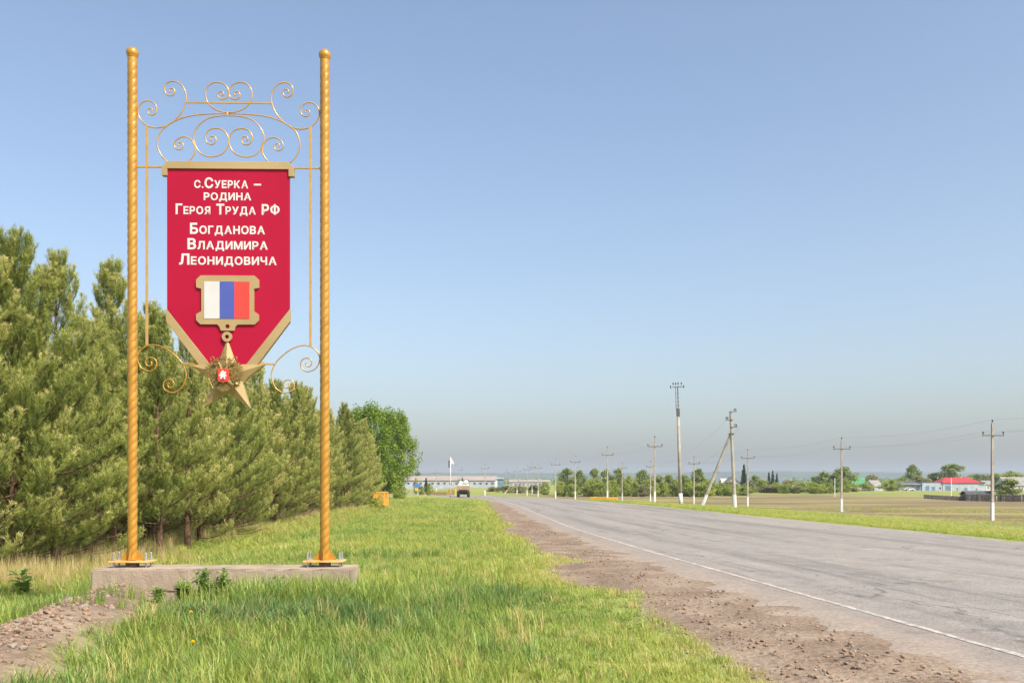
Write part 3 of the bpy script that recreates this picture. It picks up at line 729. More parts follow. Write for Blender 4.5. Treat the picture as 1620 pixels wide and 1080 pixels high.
# ------------------------------------------------------------------ vegetation meshes
def needle_mesh(name, P, D, Ls, tint, n=20, nl=0.092, nw=0.0115, rng=RNG):
    """brush-like pine shoots: needles around the axes P..P+D*L, all in one mesh of thin triangles"""
    m = len(P); s = np.tile((np.arange(n) + 0.5) / n, (m, 1)) + rng.normal(0, 0.02, (m, n))
    az = np.tile(np.arange(n) * 2.39996, (m, 1)) + rng.uniform(0, 6.28, (m, 1))
    D = D / np.linalg.norm(D, axis=1, keepdims=True)
    ref = np.where(np.abs(D[:, 2:3]) < 0.9, np.array([[0, 0, 1.0]]), np.array([[1.0, 0, 0]]))
    U = np.cross(D, ref); U /= np.linalg.norm(U, axis=1, keepdims=True); W = np.cross(D, U)
    out = U[:, None] * np.cos(az)[..., None] + W[:, None] * np.sin(az)[..., None]
    sp = rng.uniform(0.55, 0.95, (m, n, 1))
    nd = D[:, None] * np.cos(sp) + out * np.sin(sp)
    b = P[:, None] + D[:, None] * (Ls[:, None] * s)[..., None]
    L = nl * rng.uniform(0.75, 1.2, (m, n, 1))
    side = np.cross(nd, out + rng.normal(0, 0.5, (m, n, 3))); side /= np.linalg.norm(side, axis=2, keepdims=True) + 1e-9
    V = np.stack([b - side * nw / 2, b + side * nw / 2, b + nd * L], 2).reshape(-1, 3)
    k = m * n; Fa = np.arange(3 * k).reshape(-1, 3)
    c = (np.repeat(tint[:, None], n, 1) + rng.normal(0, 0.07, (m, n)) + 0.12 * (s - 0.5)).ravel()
    return np_mesh(name, V, Fa, {'col': ('FACE', np.clip(c, 0, 1))})

def make_pine(seed, H=7.2, Rm=2.0, low=0.04, full=1.0, nfac=1.0):
    rr = random.Random(seed); rng = np.random.default_rng(seed)
    wood = MB(); P, D, Ls, T = [], [], [], []
    bend = [(rr.uniform(-.12, .12), rr.uniform(-.12, .12)) for _ in range(4)]
    tp = [(bend[min(i // 4, 3)][0] * (i / 12) * 1.2, bend[min(i // 4, 3)][1] * (i / 12) * 1.2, H * 0.985 * i / 12) for i in range(13)]
    wood.tube(tp, [0.115 * (1 - 0.93 * (i / 12) ** 0.9) + 0.006 for i in range(13)], 7)
    def trunk_at(z):
        t = np.clip(z / (H * 0.985) * 12, 0, 11.999); i = int(t); a, b = Vector(tp[i]), Vector(tp[i + 1]); return a.lerp(b, t - i)
    def shoot(p, d, L, tint): P.append(tuple(p)); D.append(tuple(d)); Ls.append(L); T.append(tint)
    z = H * low + 0.1; wi = 0
    while z < H * 0.97:
        t = z / H
        prof = (1 - t) ** 0.66 * (0.62 + 0.38 * min(1, t / 0.22)) if t > 0.02 else 0.6
        nb = rr.randint(5, 7) if t < 0.9 else 4
        a0 = rr.uniform(0, 6.28)
        for b in range(nb):
            az = a0 + 6.283 * b / nb + rr.uniform(-0.35, 0.35)
            L = max(0.22, Rm * prof * rr.uniform(0.72, 1.16)); el = R(8 + 42 * t + rr.uniform(-10, 12))
            p0 = trunk_at(z + rr.uniform(-0.06, 0.06)); n = max(4, int(L / 0.2))
            pts = []
            sway = rr.uniform(-0.25, 0.25)
            for i in range(n + 1):
                s = i / n; e = el + R(26) * s * s; a = az + sway * s
                if i == 0: q = p0.copy()
                else: q = pts[-1] + Vector((math.cos(a) * math.cos(e), math.sin(a) * math.cos(e), math.sin(e) - 0.05 * (1 - t))) * (L / n)
                pts.append(q)
            wood.tube(pts, [max(0.005, 0.030 * (1 - t * 0.6) * (1 - 0.85 * i / n)) * (0.6 + 0.2 * L) for i in range(n + 1)], 4, False)
            bare = 0.20 + (0.40 if t < 0.24 else 0.10) * rr.random()
            if t < 0.20 and rr.random() < 0.35:                     # dead lower branch: twigs only
                for i in range(1, n + 1):
                    for _ in range(2):
                        q = pts[i]; e = q + Vector((rr.uniform(-.3, .3), rr.uniform(-.3, .3), rr.uniform(-.08, .22)))
                        wood.tube([q, e], [0.006, 0.003], 3, False)
                continue
            for i in range(1, n + 1):
                s = i / n
                if s < bare: continue
                d = (pts[i] - pts[i - 1]).normalized()
                k = 4.2 if s > 0.45 else 3.2
                for q in range(int(k * full * nfac + rr.random())):
                    side = 1 if q % 2 else -1
                    ax = (Matrix.Rotation(side * R(rr.uniform(28, 72)), 3, 'Z') @ d)
                    ax = (ax + Vector((0, 0, rr.uniform(0.0, 0.95)))).normalized()
                    sl = rr.uniform(0.16, 0.42) * (1.15 - 0.5 * s) + 0.08
                    base = pts[i - 1].lerp(pts[i], rr.random())
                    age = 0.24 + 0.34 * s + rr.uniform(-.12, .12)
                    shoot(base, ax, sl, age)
                    tip = base + ax * sl
                    for _ in range(2 if rr.random() < 0.6 else 1):
                        d2 = (ax + Vector((rr.uniform(-.7, .7), rr.uniform(-.7, .7), rr.uniform(0.35, 1.3)))).normalized()
                        shoot(tip - ax * 0.04, d2, rr.uniform(0.12, 0.28), age + 0.10 + rr.uniform(-.08, .14))
            for _ in range(3):
                d2 = ((pts[-1] - pts[-2]).normalized() + Vector((rr.uniform(-.45, .45), rr.uniform(-.45, .45), rr.uniform(.6, 1.5)))).normalized()
                shoot(pts[-1], d2, rr.uniform(.18, .36), 0.62 + rr.uniform(-.1, .2))
                shoot(pts[-1] + d2 * .3, (d2 + Vector((0, 0, .8))).normalized(), rr.uniform(.06, .10), rr.uniform(0.72, 0.92))
        z += rr.uniform(0.34, 0.50) * (1 if t > 0.2 else 0.9); wi += 1
    top = trunk_at(H * 0.98)
    shoot(top - Vector((0, 0, 0.15)), (0, 0, 1), 0.60, 0.70)
    for k in range(5):
        a = k * 1.257; shoot(top - Vector((0, 0, 0.1)), (math.cos(a) * .55, math.sin(a) * .55, 1), 0.36, 0.70)
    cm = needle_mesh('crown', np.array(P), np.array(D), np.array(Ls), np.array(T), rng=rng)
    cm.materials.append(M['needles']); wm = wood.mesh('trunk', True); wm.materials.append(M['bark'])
    return wm, cm

def leaf_quads(C, size, rng, up=0.35):
    n = len(C); N = rng.normal(0, 1, (n, 3)); N[:, 2] = np.abs(N[:, 2]) + up; N /= np.linalg.norm(N, axis=1, keepdims=True)
    A = np.cross(N, rng.normal(0, 1, (n, 3))); A /= np.linalg.norm(A, axis=1, keepdims=True) + 1e-9; B = np.cross(N, A)
    s = size * rng.uniform(0.6, 1.3, (n, 1))
    V = np.stack([C - A * s * .5, C + B * s * .36, C + A * s * .62, C - B * s * .36], 1).reshape(-1, 3)
    return V, np.arange(4 * n).reshape(-1, 4)

def make_broadleaf(seed, H, rx, low, nclump, nleaf, leaf, leafmat, barkmat, crad=0.22, droop=0.0, shape=1.0, multi=1):
    rr = random.Random(seed); rng = np.random.default_rng(seed); wood = MB()
    cen = []; zc = H * (1 + low) / 2; hz = H * (1 - low) / 2
    while len(cen) < nclump:
        a = rr.uniform(0, 6.28); t = rr.uniform(-1, 1)
        env = max(0.0, 1 - abs(t) ** 2.2) ** 0.5 * (1 - 0.28 * shape * max(t, 0)) * (0.82 + 0.30 * math.sin(a * 2 + seed) * 0.5 + 0.2 * math.sin(3 * a + 4 * t + seed * 1.7))
        r = rx * env * rr.random() ** 0.42
        cen.append((r * math.cos(a), r * math.sin(a), zc + hz * 0.93 * t))
    for q in range(multi):
        ox, oy = (rr.uniform(-.3, .3) * rx * (multi > 1) for _ in range(2))
        hh = H * rr.uniform(0.7, 0.86); r0 = 0.028 * H ** 0.9 / multi ** 0.5
        path = [(ox * (0.3 + 0.7 * i / 7) + rr.uniform(-.02, .02) * H * (i > 0) * .4, oy * (0.3 + 0.7 * i / 7) + rr.uniform(-.02, .02) * H * (i > 0) * .4, hh * i / 7) for i in range(8)]
        wood.tube(path, [r0 * (1 - 0.85 * i / 7) for i in range(8)], 6)
        for c in cen[q::multi][:18]:
            i = min(6, max(1, int((c[2] * 0.72) / hh * 7))); a = Vector(path[i]); b = Vector(c)
            mid = a.lerp(b, 0.5) + Vector((0, 0, 0.06 * H))
            wood.tube([a, mid, b], [r0 * .35, r0 * .22, r0 * .08], 4, False)
    P = []; T = []
    for c in cen:
        k = int(nleaf / nclump * rr.uniform(0.6, 1.4)); cr = crad * rx * rr.uniform(0.75, 1.3)
        g = rng.normal(0, 1, (k, 3)); g /= np.linalg.norm(g, axis=1, keepdims=True) + 1e-9
        g *= (rng.random((k, 1)) ** 0.5) * cr * np.array([1, 1, 0.75 + droop])
        if droop: g[:, 2] -= droop * cr * rng.random(k) ** 2
        P.append(np.array(c) + g); T.append(np.clip(rr.uniform(0.2, 0.8) + rng.normal(0, 0.15, k), 0, 1))
    P = np.concatenate(P); T = np.concatenate(T)
    P = P[P[:, 2] > 0.05]; T = T[:len(P)]
    V, Fa = leaf_quads(P, leaf, rng)
    cm = np_mesh('crown', V, Fa, {'col': ('FACE', T)}); cm.materials.append(M[leafmat])
    wm = wood.mesh('trunk', True); wm.materials.append(M[barkmat])
    return wm, cm

def make_spruce(seed, H, rx):
    rr = random.Random(seed); rng = np.random.default_rng(seed); wood = MB()
    wood.tube([(0, 0, 0), (0, 0, H * .5), (0, 0, H)], [H * .018, H * .011, 0.02], 6)
    P = []; z = H * .06
    while z < H * .98:
        r = rx * (1 - z / H) ** 0.85 + 0.1
        for k in range(9):
            a = rr.uniform(0, 6.28); L = r * rr.uniform(.75, 1.1); n = max(4, int(L / 0.11))
            s = np.linspace(0.1, 1, n); q = np.stack([np.cos(a) * L * s, np.sin(a) * L * s, z - 0.25 * L * s + 0.1 * L * s ** 3], 1)
            q = np.repeat(q, 4, 0) + rng.normal(0, 0.09, (n * 4, 3)); P.append(q)
        z += H * 0.035
    P = np.concatenate(P); V, Fa = leaf_quads(P, 0.24, rng)
    cm = np_mesh('crown', V, Fa, {'col': ('FACE', rng.random(len(Fa)))}); cm.materials.append(M['spruce_leaf'])
    wm = wood.mesh('trunk', True); wm.materials.append(M['twig']); return wm, cm

def plant_tree(name, meshes, x, y, sc, label, cat, group=None, rz=None, scz=None, sink=0.05):
    z = gz(x, y) - sink
    root = empty(name, (x, y, z), random.uniform(0, 6.28) if rz is None else rz)
    root.scale = (sc, sc, scz or sc)
    link('trunk', meshes[0], None, root); link('crown', meshes[1], None, root)
    tag(root, label, cat, group); return root

# ------------------------------------------------------------------ the pine row
pines = [make_pine(11, 7.4, 2.45, 0.02), make_pine(23, 7.0, 2.6, 0.03), make_pine(37, 7.6, 2.2, 0.13), make_pine(41, 6.6, 2.55, 0.02), make_pine(59, 7.3, 2.3, 0.08), make_pine(67, 6.3, 2.7, 0.02), make_pine(73, 7.9, 2.1, 0.10)]
rp = random.Random(5)
spots = [(-48, 20.6, 0, 1.05), (20, 21.6, 1, 1.06), (88, 22.6, 0, 0.97), (140, 25.2, 5, 0.98), (178, 27.0, 6, 1.04), (252, 26.8, 2, 0.90), (296, 29.5, 2, 0.92), (238, 31.0, 0, 1.02)]
front_lab = 'young pine with bushy olive needles in the front of the roadside row'
PINE_POS = []
for px, Y, v, s in spots:
    x = (px - CX) / F * Y; PINE_POS.append((x, Y, v, s))
Y = 32.5
while Y < 88:
    xb = np.interp(Y, [30, 45, 85], [-10.6, -11.9, -13.6])
    PINE_POS.append((xb + rp.uniform(-.5, .5), Y, rp.randrange(7), rp.uniform(0.82, 1.06))); Y += rp.uniform(2.0, 2.9)
Y = 23.5
while Y < 90:
    xb = np.interp(Y, [23, 45, 85], [-14.2, -14.6, -16.4])
    if xb > -0.60 * Y - 3: PINE_POS.append((xb + rp.uniform(-.6, .6), Y, rp.randrange(7), rp.uniform(0.92, 1.1)))
    Y += rp.uniform(2.4, 3.3)
Y = 28
while Y < 92:
    xb = np.interp(Y, [28, 85], [-17.6, -19.5])
    if xb > -0.58 * Y - 3: PINE_POS.append((xb + rp.uniform(-.7, .7), Y, rp.randrange(7), rp.uniform(0.92, 1.1)))
    Y += rp.uniform(2.6, 3.8)
special = {0: 'pine at the near end of the row, cut by the picture edge, next to dry stalks', 5: 'pine with bare dark lower trunk showing behind the left golden post', }
for i, (x, Y, v, s) in enumerate(PINE_POS):
    if i < 8: lab = ['bushy young pine whose boughs reach the grass at the near end of the row', 'young pine with needles down to the ground beside the dock plant', 'young pine leaning out towards the footing at the near end of the row', 'young pine filling the gap just left of the left golden post', 'tall pine leader rising behind the left golden post', 'pine with bare dark lower trunk seen between the golden posts', 'slim pine with a thin bare trunk seen between the golden posts', 'pine set back behind the two bare trunks between the posts'][i]
    elif Y > 78 and x > -14.6: lab = 'smaller pine at the far end of the row before the birches'
    elif i < 8 + 24 and x > -14: lab = front_lab
    else: lab = 'young pine standing in the rows behind the front pines'
    plant_tree('pine_tree', pines[v], x, Y, s, lab, 'pine tree', 'young pines planted in rows along the road')

# ------------------------------------------------------------------ birches and the bush at the end of the row
birch = [make_broadleaf(101, 15.5, 4.2, 0.08, 120, 15000, 0.30, 'birch_leaf', 'birch_bark', 0.24, 0.5), make_broadleaf(102, 15.0, 3.6, 0.10, 100, 12000, 0.30, 'birch_leaf', 'birch_bark', 0.24, 0.8)]
bushm = [make_broadleaf(201 + k, 3.0, 2.0, 0.02, 40, 3600, 0.20, 'bush_leaf', 'twig', 0.30, 0, 0.6, 4) for k in range(3)]
treem = [make_broadleaf(301 + k, 8.0, 3.6, 0.08, 46, 4200, 0.42, 'tree_leaf', 'twig', 0.30, 0, 0.8, 1 + k % 2) for k in range(4)]
willm = [make_broadleaf(401 + k, 5.0, 3.2, 0.03, 40, 3400, 0.34, 'willow_leaf', 'twig', 0.30, 0, 0.6, 3) for k in range(2)]
sprucem = [make_spruce(501, 9.0, 2.1), make_spruce(502, 8.0, 1.9)]
for px, Y, v, s, lab in ((588, 150, 0, 0.98, 'full bright green birch at the end of the pine row'), (612, 158, 0, 0.97, 'tallest bright green birch at the end of the pine row'), (631, 168, 1, 1.0, 'loose airy birch with hanging twigs at the open side of its clump'), (565, 160, 1, 1.0, 'birch half hidden behind the last pines')):
    plant_tree('birch_tree', birch[v], (px - CX) / F * Y, Y, s, lab, 'birch tree', 'birches at the end of the pine row')
plant_tree('bush', bushm[0], (633 - CX) / F * 138, 138, 0.80, 'rounded yellow green bush at the foot of the birches', 'bush')
plant_tree('bush', bushm[1], (594 - CX) / F * 74, 74, 0.32, 'small bright bush in front of the orange enclosure', 'bush')

# ------------------------------------------------------------------ utility poles
PH = 8.5
def pole_proto():
    root = empty('utility_pole', (0, 0, 0))
    MB().box((0, 0, 5.0), (0.23, 0.20, 6.9), 0, 0.74).build('shaft', M['pole_conc'], root, bevel=0.01)
    MB().box((0, 0, 0.55), (0.246, 0.216, 2.0), 0, 0.97).build('painted_foot', M['whitewash'], root)
    MB().box((0, -0.115, 7.35), (1.9, 0.07, 0.08)).build('crossarm', M['steel_dark'], root)
    for x, z in ((-0.88, 7.39), (0.88, 7.39), (0, 8.44)):
        MB().lathe([(0.02, 0), (0.02, 0.1), (0.075, 0.12), (0.06, 0.2), (0.075, 0.22), (0.045, 0.3), (0.02, 0.32)], (x, -0.115 if x else 0, z), 8).build('insulator', M['insulator'], root, smooth=True)
    return root
proto = pole_proto(); used = [False]
tops = {}
def pole(px, top, base, label, group, row=None, lean=0.0, H=PH, Y=None):
    Y = Y or H * F / (base - top); x = (px - CX) / F * Y; z = gz(x, Y)
    o = proto if not used[0] else copy_tree(proto); used[0] = True
    h = EYE + (HY - top) / F * Y - z
    o.location = (x, Y, z); o.scale = (1, 1, h / 8.76); o.rotation_euler = (0, R(lean), random.uniform(-.12, .12))
    tag(o, label, 'utility pole', group)
    if row is not None: tops.setdefault(row, []).append((Vector((x, Y, z)), h))
    return o
ga, gb = 'concrete poles in the row across the field', 'concrete poles in the row along the road'
pole(1570, 663, 822, 'concrete pole with white foot standing before the dark plank fence', ga, 'A')
pole(1331.5, 691, 811, 'concrete pole with white foot alone at the field edge beside the green roofed house', ga, 'A')
pole(1183, 710, 803.5, 'concrete pole beside the braced pole, in line with the spruces', ga, 'A')
pole(1098, 721, 799.5, 'concrete pole between the tall mast and the braced pole', ga, 'A')
for px, t, b in ((1029, 728, 792), (984.5, 731, 791), (948, 740, 787)):
    pole(px, t, b, 'small looking concrete pole of the outer row, before the tree belt', ga, 'A')
pole(1036, 689, 796, 'concrete crossarm pole of the roadside row next to the tall mast', gb, 'B')
pole(961, 706, 789.5, 'concrete crossarm pole behind the low yellow rail', gb, 'B')
for px, t, b in ((910, 720, 789.5), (879, 725, 789.4), (851.5, 732, 789), (834, 735, 788.7)):
    pole(px, t, b, 'concrete crossarm pole in the far part of the roadside row', gb, 'B')
p818 = pole(818, 739, 788.7, 'far concrete pole held by two slanting braces', gb, 'B')
pole(767.3, 733, 790, 'single concrete pole with white foot beside the bend of the road', gb)
for px, t, b, Y in ((972, 746, 782, 300), (841.8, 731, 783, 265), (801.6, 742, 778.6, 330), (1133, 740, 783, 290), (730.5, 737, 774, 330), (690.5, 743, 776, 330)):
    pole(px, t, b, 'faint distant pole standing beyond the others', 'distant poles', None, 0, PH, Y)
p915 = pole(915, 738, 784, 'far concrete pole with one slanting brace before the trees', gb)
def brace(parent, dx, dy, ztop):
    """slanting strut from the ground to the shaft, in the pole's own frame"""
    zb = (gz(parent.location.x + dx, parent.location.y + dy) - parent.location.z) / parent.scale[2]
    MB().tube([(dx, dy, zb - 0.2), (dx * .78, dy * .78, zb + (ztop - zb) * 0.22), (0, 0, ztop)], [0.11, 0.11, 0.09], 4).build('brace', M['pole_conc'], parent)
    MB().tube([(dx * 1.002, dy, zb - 0.15), (dx * .80, dy * .80, zb + (ztop - zb) * 0.20)], [0.122, 0.120], 4).build('painted_brace_foot', M['whitewash'], parent)
for p_ in (p818, p915): p_.rotation_euler.z = 0
brace(p915, -3.0, 0.5, 6.6); brace(p818, -3.4, -0.6, 5.2); brace(p818, 2.9, 2.5, 5.2)
for px, t, b in ((1320.7, 755, 785), (1505, 752, 783)):
    Y = 4.9 * F / (b - t); x = (px - CX) / F * Y
    o = MB().box((0, 0, 2.35), (0.17, 0.15, 5.1), 0, 0.8).build('white_post', M['whitewash'], None, (x, Y, gz(x, Y)))
    tag(o, 'thin white post ' + ('on the far side of the field before the bushes' if px < 1400 else 'in front of the red roofed building'), 'post')

# tall telephone mast with steel top
def mast():
    Y = 108; x = (1077 - CX) / F * Y; z = gz(x, Y); k = Y / F
    def h(py): return EYE + (HY - py) * k - z
    root = empty('tall_mast', (x, Y, z)); root.rotation_euler = (0, R(-1.7), 0)
    tag(root, 'tallest pole with a steel ladder top and many insulators', 'utility pole')
    MB().lathe([(0.215, -0.3), (0.150, h(645))], (0, 0, 0), 14).build('shaft', M['pole_conc'], root, smooth=True)
    MB().lathe([(0.232, -0.2), (0.222, h(780))], (0, 0, 0), 14).build('painted_foot', M['whitewash'], root, smooth=True)
    MB().box((0, 0, h(652)), (0.34, 0.34, 0.9)).build('steel_collar', M['steel_dark'], root)
    MB().box((0.04, 0, (h(647) + h(612)) / 2), (0.10, 0.08, h(612) - h(647))).build('steel_upright', M['steel_dark'], root)
    MB().box((-0.20, 0, (h(647) + h(612)) / 2), (0.055, 0.06, h(612) - h(647))).build('steel_upright', M['steel_dark'], root)
    for py in (641, 635, 628.5, 622): MB().box((-0.06, -0.045, h(py)), (0.52, 0.025, 0.03)).build('rung', M['steel_dark'], root)
    MB().box((0, -0.05, h(611.8)), (1.05, 0.08, 0.09)).build('crossarm', M['steel_dark'], root)
    for px, py in ((1063.5, 607.5), (1067.5, 607.5), (1071.3, 607.5), (1076.5, 607.5), (1059.2, 612), (1080, 612)):
        cx = (px - 1070) * k
        MB().lathe([(0.02, -0.18), (0.02, -0.04), (0.085, 0), (0.06, 0.10), (0.085, 0.12), (0.04, 0.2)], (cx, -0.05, h(py)), 8).build('insulator', M['insulator'], root, smooth=True)
    MB().tube([(-0.75, -0.05, h(613.5)), (-0.5, -0.05, h(611.8)), (0.5, -0.05, h(611.8)), (0.75, -0.05, h(613.5))], 0.022, 5).build('bracket', M['steel_dark'], root)
    return Vector((x, Y, z))
mast()
def braced_pole():
    Y = 99; x = (1162 - CX) / F * Y; z = gz(x, Y); k = Y / F
    def h(py): return EYE + (HY - py) * k - z
    root = empty('braced_pole', (x, Y, z)); tag(root, 'tall leaning concrete pole propped by a long slanting brace', 'utility pole')
    lx = lambda py: (1162.5 - 7.0 * (806 - py) / 159 - 1162) * k
    MB().tube([(0.02, 0, -0.3), (lx(806), 0, 0), (lx(652), 0, h(652))], [0.21, 0.205, 0.125], 8).build('shaft', M['pole_conc'], root)
    MB().tube([(lx(809), 0, h(809)), (lx(782), 0, h(782))], [0.222, 0.210], 8).build('painted_foot', M['whitewash'], root)
    bx = (1112 - 1162) * k; zb = gz(x + bx, Y + 0.5) - z
    tp = (lx(686) - 0.06, 0.1, h(686)); b0 = (bx, 0.5, zb)
    lerp = lambda t: tuple(b0[i] + (tp[i] - b0[i]) * t for i in range(3))
    MB().tube([lerp(-0.02), lerp(1)], [0.19, 0.13], 8).build('brace', M['pole_conc'], root)
    MB().tube([lerp(-0.015), lerp(0.16)], [0.205, 0.195], 8).build('painted_brace_foot', M['whitewash'], root)
    MB().box((lx(686) - 0.02, 0.0, h(686)), (0.5, 0.34, 0.14)).build('clamp', M['steel_dark'], root)
    for py, s in ((651, 1), (664, -1), (675.5, 1)):
        c = lx(py)
        MB().box((c + s * 0.22, -0.16, h(py)), (0.78, 0.08, 0.08)).build('crossarm', M['steel_dark'], root)
        for q in (0.36, 0.52):
            MB().lathe([(0.02, 0), (0.02, 0.1), (0.07, 0.12), (0.05, 0.2), (0.07, 0.22), (0.03, 0.3)], (c + s * q, -0.16, h(py) + 0.03), 8).build('insulator', M['insulator'], root, smooth=True)
    return Vector((x, Y, z)), h(664)
bp, bph = braced_pole()

# overhead wires, one continuous conductor each
def wire(points, name, label, group, sag=0.5, r=0.005):
    path = []
    for a, b in zip(points[:-1], points[1:]):
        for i in range(10):
            t = i / 10; q = a.lerp(b, t); q.z -= 4 * sag * t * (1 - t); path.append(q)
    path.append(points[-1])
    tag(MB().tube(path, r, 4).build(name, M['steel_dark'], None), label, 'wire', group)
for row, nm in (('A', 'outer'), ('B', 'roadside')):
    T = sorted(tops[row], key=lambda q: q[0].y); k = 8.76
    for dx, dz in ((-0.88, 7.66), (0.88, 7.66), (0, 8.72)):
        pts_ = [p + Vector((dx, -0.115 if dx else 0, dz * h / k)) for p, h in T]
        if row == 'A':
            e = pts_[0] + (pts_[0] - pts_[1]) * 1.3; e.z = pts_[0].z + 0.3; pts_ = [e] + pts_
        wire(pts_, 'overhead_wire', 'thin dark wire strung along the %s row of poles' % nm, 'wires of the %s pole row' % nm, 0.45)
tA = tops['A'][4]
wire([bp + Vector((-0.6, -0.16, bph + 0.25)), tA[0] + Vector((0.4, 0, tA[1] - 0.8))], 'overhead_wire', 'slack wire dropping from the braced pole to a far pole', 'slack wires', 1.6)
wire([bp + Vector((0.5, -0.16, bph - 0.8)), tops['A'][3][0] + Vector((0, 0, tops['A'][3][1] - 1.5))], 'overhead_wire', 'short slack wire from the braced pole to its neighbour', 'slack wires', 0.9)

# ------------------------------------------------------------------ truck seen from behind, sacks on it
def truck():
    Y = 178; x = (733 - CX) / F * Y; z = gz(x, Y) + 0.042
    root = empty('truck', (x, Y, z), R(3)); root.scale = (1, 1, 1.2); tag(root, 'old open bed truck driving away with white sacks', 'truck')
    for s in (-1, 1): MB().box((s * 0.42, 2.6, 0.86), (0.10, 6.2, 0.2)).build('frame_rail', M['black'], root)
    bed = MB()
    bed.box((0, 1.8, 1.22), (2.42, 3.9, 0.10))
    bed_o = bed.build('cargo_bed', M['truck_wood'], root)
    for s in (-1, 1): MB().box((s * 1.2, 1.8, 1.58), (0.06, 3.9, 0.62)).build('side_board', M['truck_wood'], bed_o)
    tg = MB()
    for k in range(3): tg.box((0, -0.19 - 0.004 * (k % 2), 1.375 + 0.21 * k), (2.46, 0.06, 0.20))
    tg_o = tg.build('tailgate', M['truck_wood'], root)
    MB().box((0, -0.245, 1.56), (2.3, 0.03, 0.05)).build('latch_bar', M['rust'], tg_o)
    MB().box((0, 3.78, 1.75), (2.42, 0.06, 0.95)).build('front_board', M['truck_wood'], bed_o)
    cab = MB().box((0, 4.7, 1.95), (2.25, 1.5, 1.9), 0, 0.94).build('cab', M['truck_cab'], root, bevel=0.08)
    MB().box((0, 3.93, 2.28), (1.2, 0.02, 0.45)).build('rear_window', M['glass'], cab)
    MB().box((0, 6.0, 1.45), (1.9, 1.3, 0.85), 0, 0.92).build('bonnet', M['truck_cab'], root, bevel=0.08)
    MB().tube([(-0.15, 3.86, 1.2), (-0.15, 3.86, 3.15)], 0.07, 8).build('exhaust_pipe', M['black'], root)
    for s in (-1, 1):
        MB().box((s * 0.97, -0.05, 0.66), (0.5, 0.03, 0.62)).build('mudflap', M['black'], root)
        MB().box((s * 0.98, -0.24, 1.12), (0.34, 0.05, 0.12)).build('tail_light', M['rust'], root)
        for yy, off in ((0.75, 0.80), (0.75, 1.10), (5.6, 0.95)):
            prof = [(0.26, -0.12), (0.44, -0.12), (0.49, -0.08), (0.49, 0.08), (0.44, 0.12), (0.26, 0.12)]
            n = 18; V = []
            mb = MB(); mb.lathe(prof, (0, 0, 0), n)
            mb.v = [(v[2] + s * off, v[0] + yy, v[1] + 0.49) for v in mb.v]
            w = mb.build('wheel', M['tyre'], root)
            rm = MB(); rm.lathe([(0.255, -0.13), (0.12, -0.05), (0.12, 0.05), (0.255, 0.13)], (0, 0, 0), 12)
            rm.v = [(v[2] + s * off, v[0] + yy, v[1] + 0.49) for v in rm.v]; rm.build('rim', M['zinc'], w)
    MB().box((0, 1.9, 0.80), (1.5, 0.9, 0.5)).build('fuel_tank', M['black'], root)
    MB().box((0, 0.75, 0.55), (1.6, 0.16, 0.16)).build('axle', M['black'], root)
    MB().box((0, -0.18, 0.92), (2.2, 0.08, 0.14)).build('bumper', M['black'], root)
    rr = random.Random(4)
    for i, (sx_, sy_, sz_, w) in enumerate(((-0.62, 0.5, 1.27, .95), (0.35, 0.5, 1.27, 1.0), (-0.3, 1.7, 1.27, 1.05), (0.6, 1.6, 1.30, 1.0), (0.42, 0.75, 1.98, .95), (-0.45, 0.85, 1.86, .9))):
        bm = bmesh.new(); bmesh.ops.create_icosphere(bm, subdivisions=3, radius=0.5)
        for v in bm.verts:
            c = v.co; n = 1 + 0.10 * math.sin(9 * c.x + i) * math.cos(8 * c.z)
            v.co = Vector((math.copysign(abs(c.x * 2) ** .6 / 2, c.x) * w, math.copysign(abs(c.y * 2) ** .6 / 2, c.y) * 1.05, (c.z + .5) * (0.95 if i < 4 else 0.85))) * n
        me = bpy.data.meshes.new('sack'); bm.to_mesh(me); bm.free(); me.polygons.foreach_set('use_smooth', np.ones(len(me.polygons), bool))
        p = Matrix.Rotation(R(3), 4, 'Z') @ Vector((sx_, sy_, sz_))
        tag(link('sack', me, M['sack'], None, (x + p.x, Y + p.y, z + p.z * 1.2), rr.uniform(-.3, .3)), 'bulky white sack loaded on the truck bed', 'sack', 'white sacks on the truck')
truck()

# ------------------------------------------------------------------ pole with plate and pennant, signs, yellow rails
def pennant_pole():
    Y = 141; x = (712.7 - CX) / F * Y; z = gz(x, Y); k = Y / F
    def h(py): return EYE + (HY - py) * k - z
    root = empty('sign_pole', (x, Y, z)); tag(root, 'white roadside pole with a dark plate and a pale triangular pennant', 'pole')
    MB().lathe([(0.075, -0.3), (0.055, h(722))], (0, 0, 0), 10).build('shaft', M['white'], root, smooth=True)
    MB().box((-0.22, 0, (h(728) + h(739.5)) / 2), (0.20, 0.05, h(728) - h(739.5))).build('dark_plate', M['board'], root)
    MB().prism([(0.06, h(722.5)), (0.42, h(728.0)), (0.66, h(734.5)), (0.40, h(733)), (0.06, h(733.5))], -0.02, 0.02).build('pennant', M['white'], root)
    MB().tube([(0.0, 0, h(721)), (0.45, 0.02, h(727.5)), (0.85, 0.02, h(737))], 0.02, 5).build('pennant_rib', M['steel_dark'], root)
pennant_pole()
def blue_sign():
    Y = 215; x = (661 - CX) / F * Y; z = gz(x, Y); k = Y / F
    root = empty('road_sign', (x, Y, z)); tag(root, 'blue road sign with a small orange plate on a pale post', 'road sign')
    MB().lathe([(0.06, -0.2), (0.05, 2.5)], (0, 0, 0), 8).build('post', M['white'], root)
    MB().box((-0.1, -0.07, 2.25), (1.35, 0.04, 0.85)).build('panel', M['blue_sign'], root)
    MB().box((-0.35, -0.07, 1.42), (0.55, 0.04, 0.6)).build('lower_plate', M['orange'], root)
blue_sign()
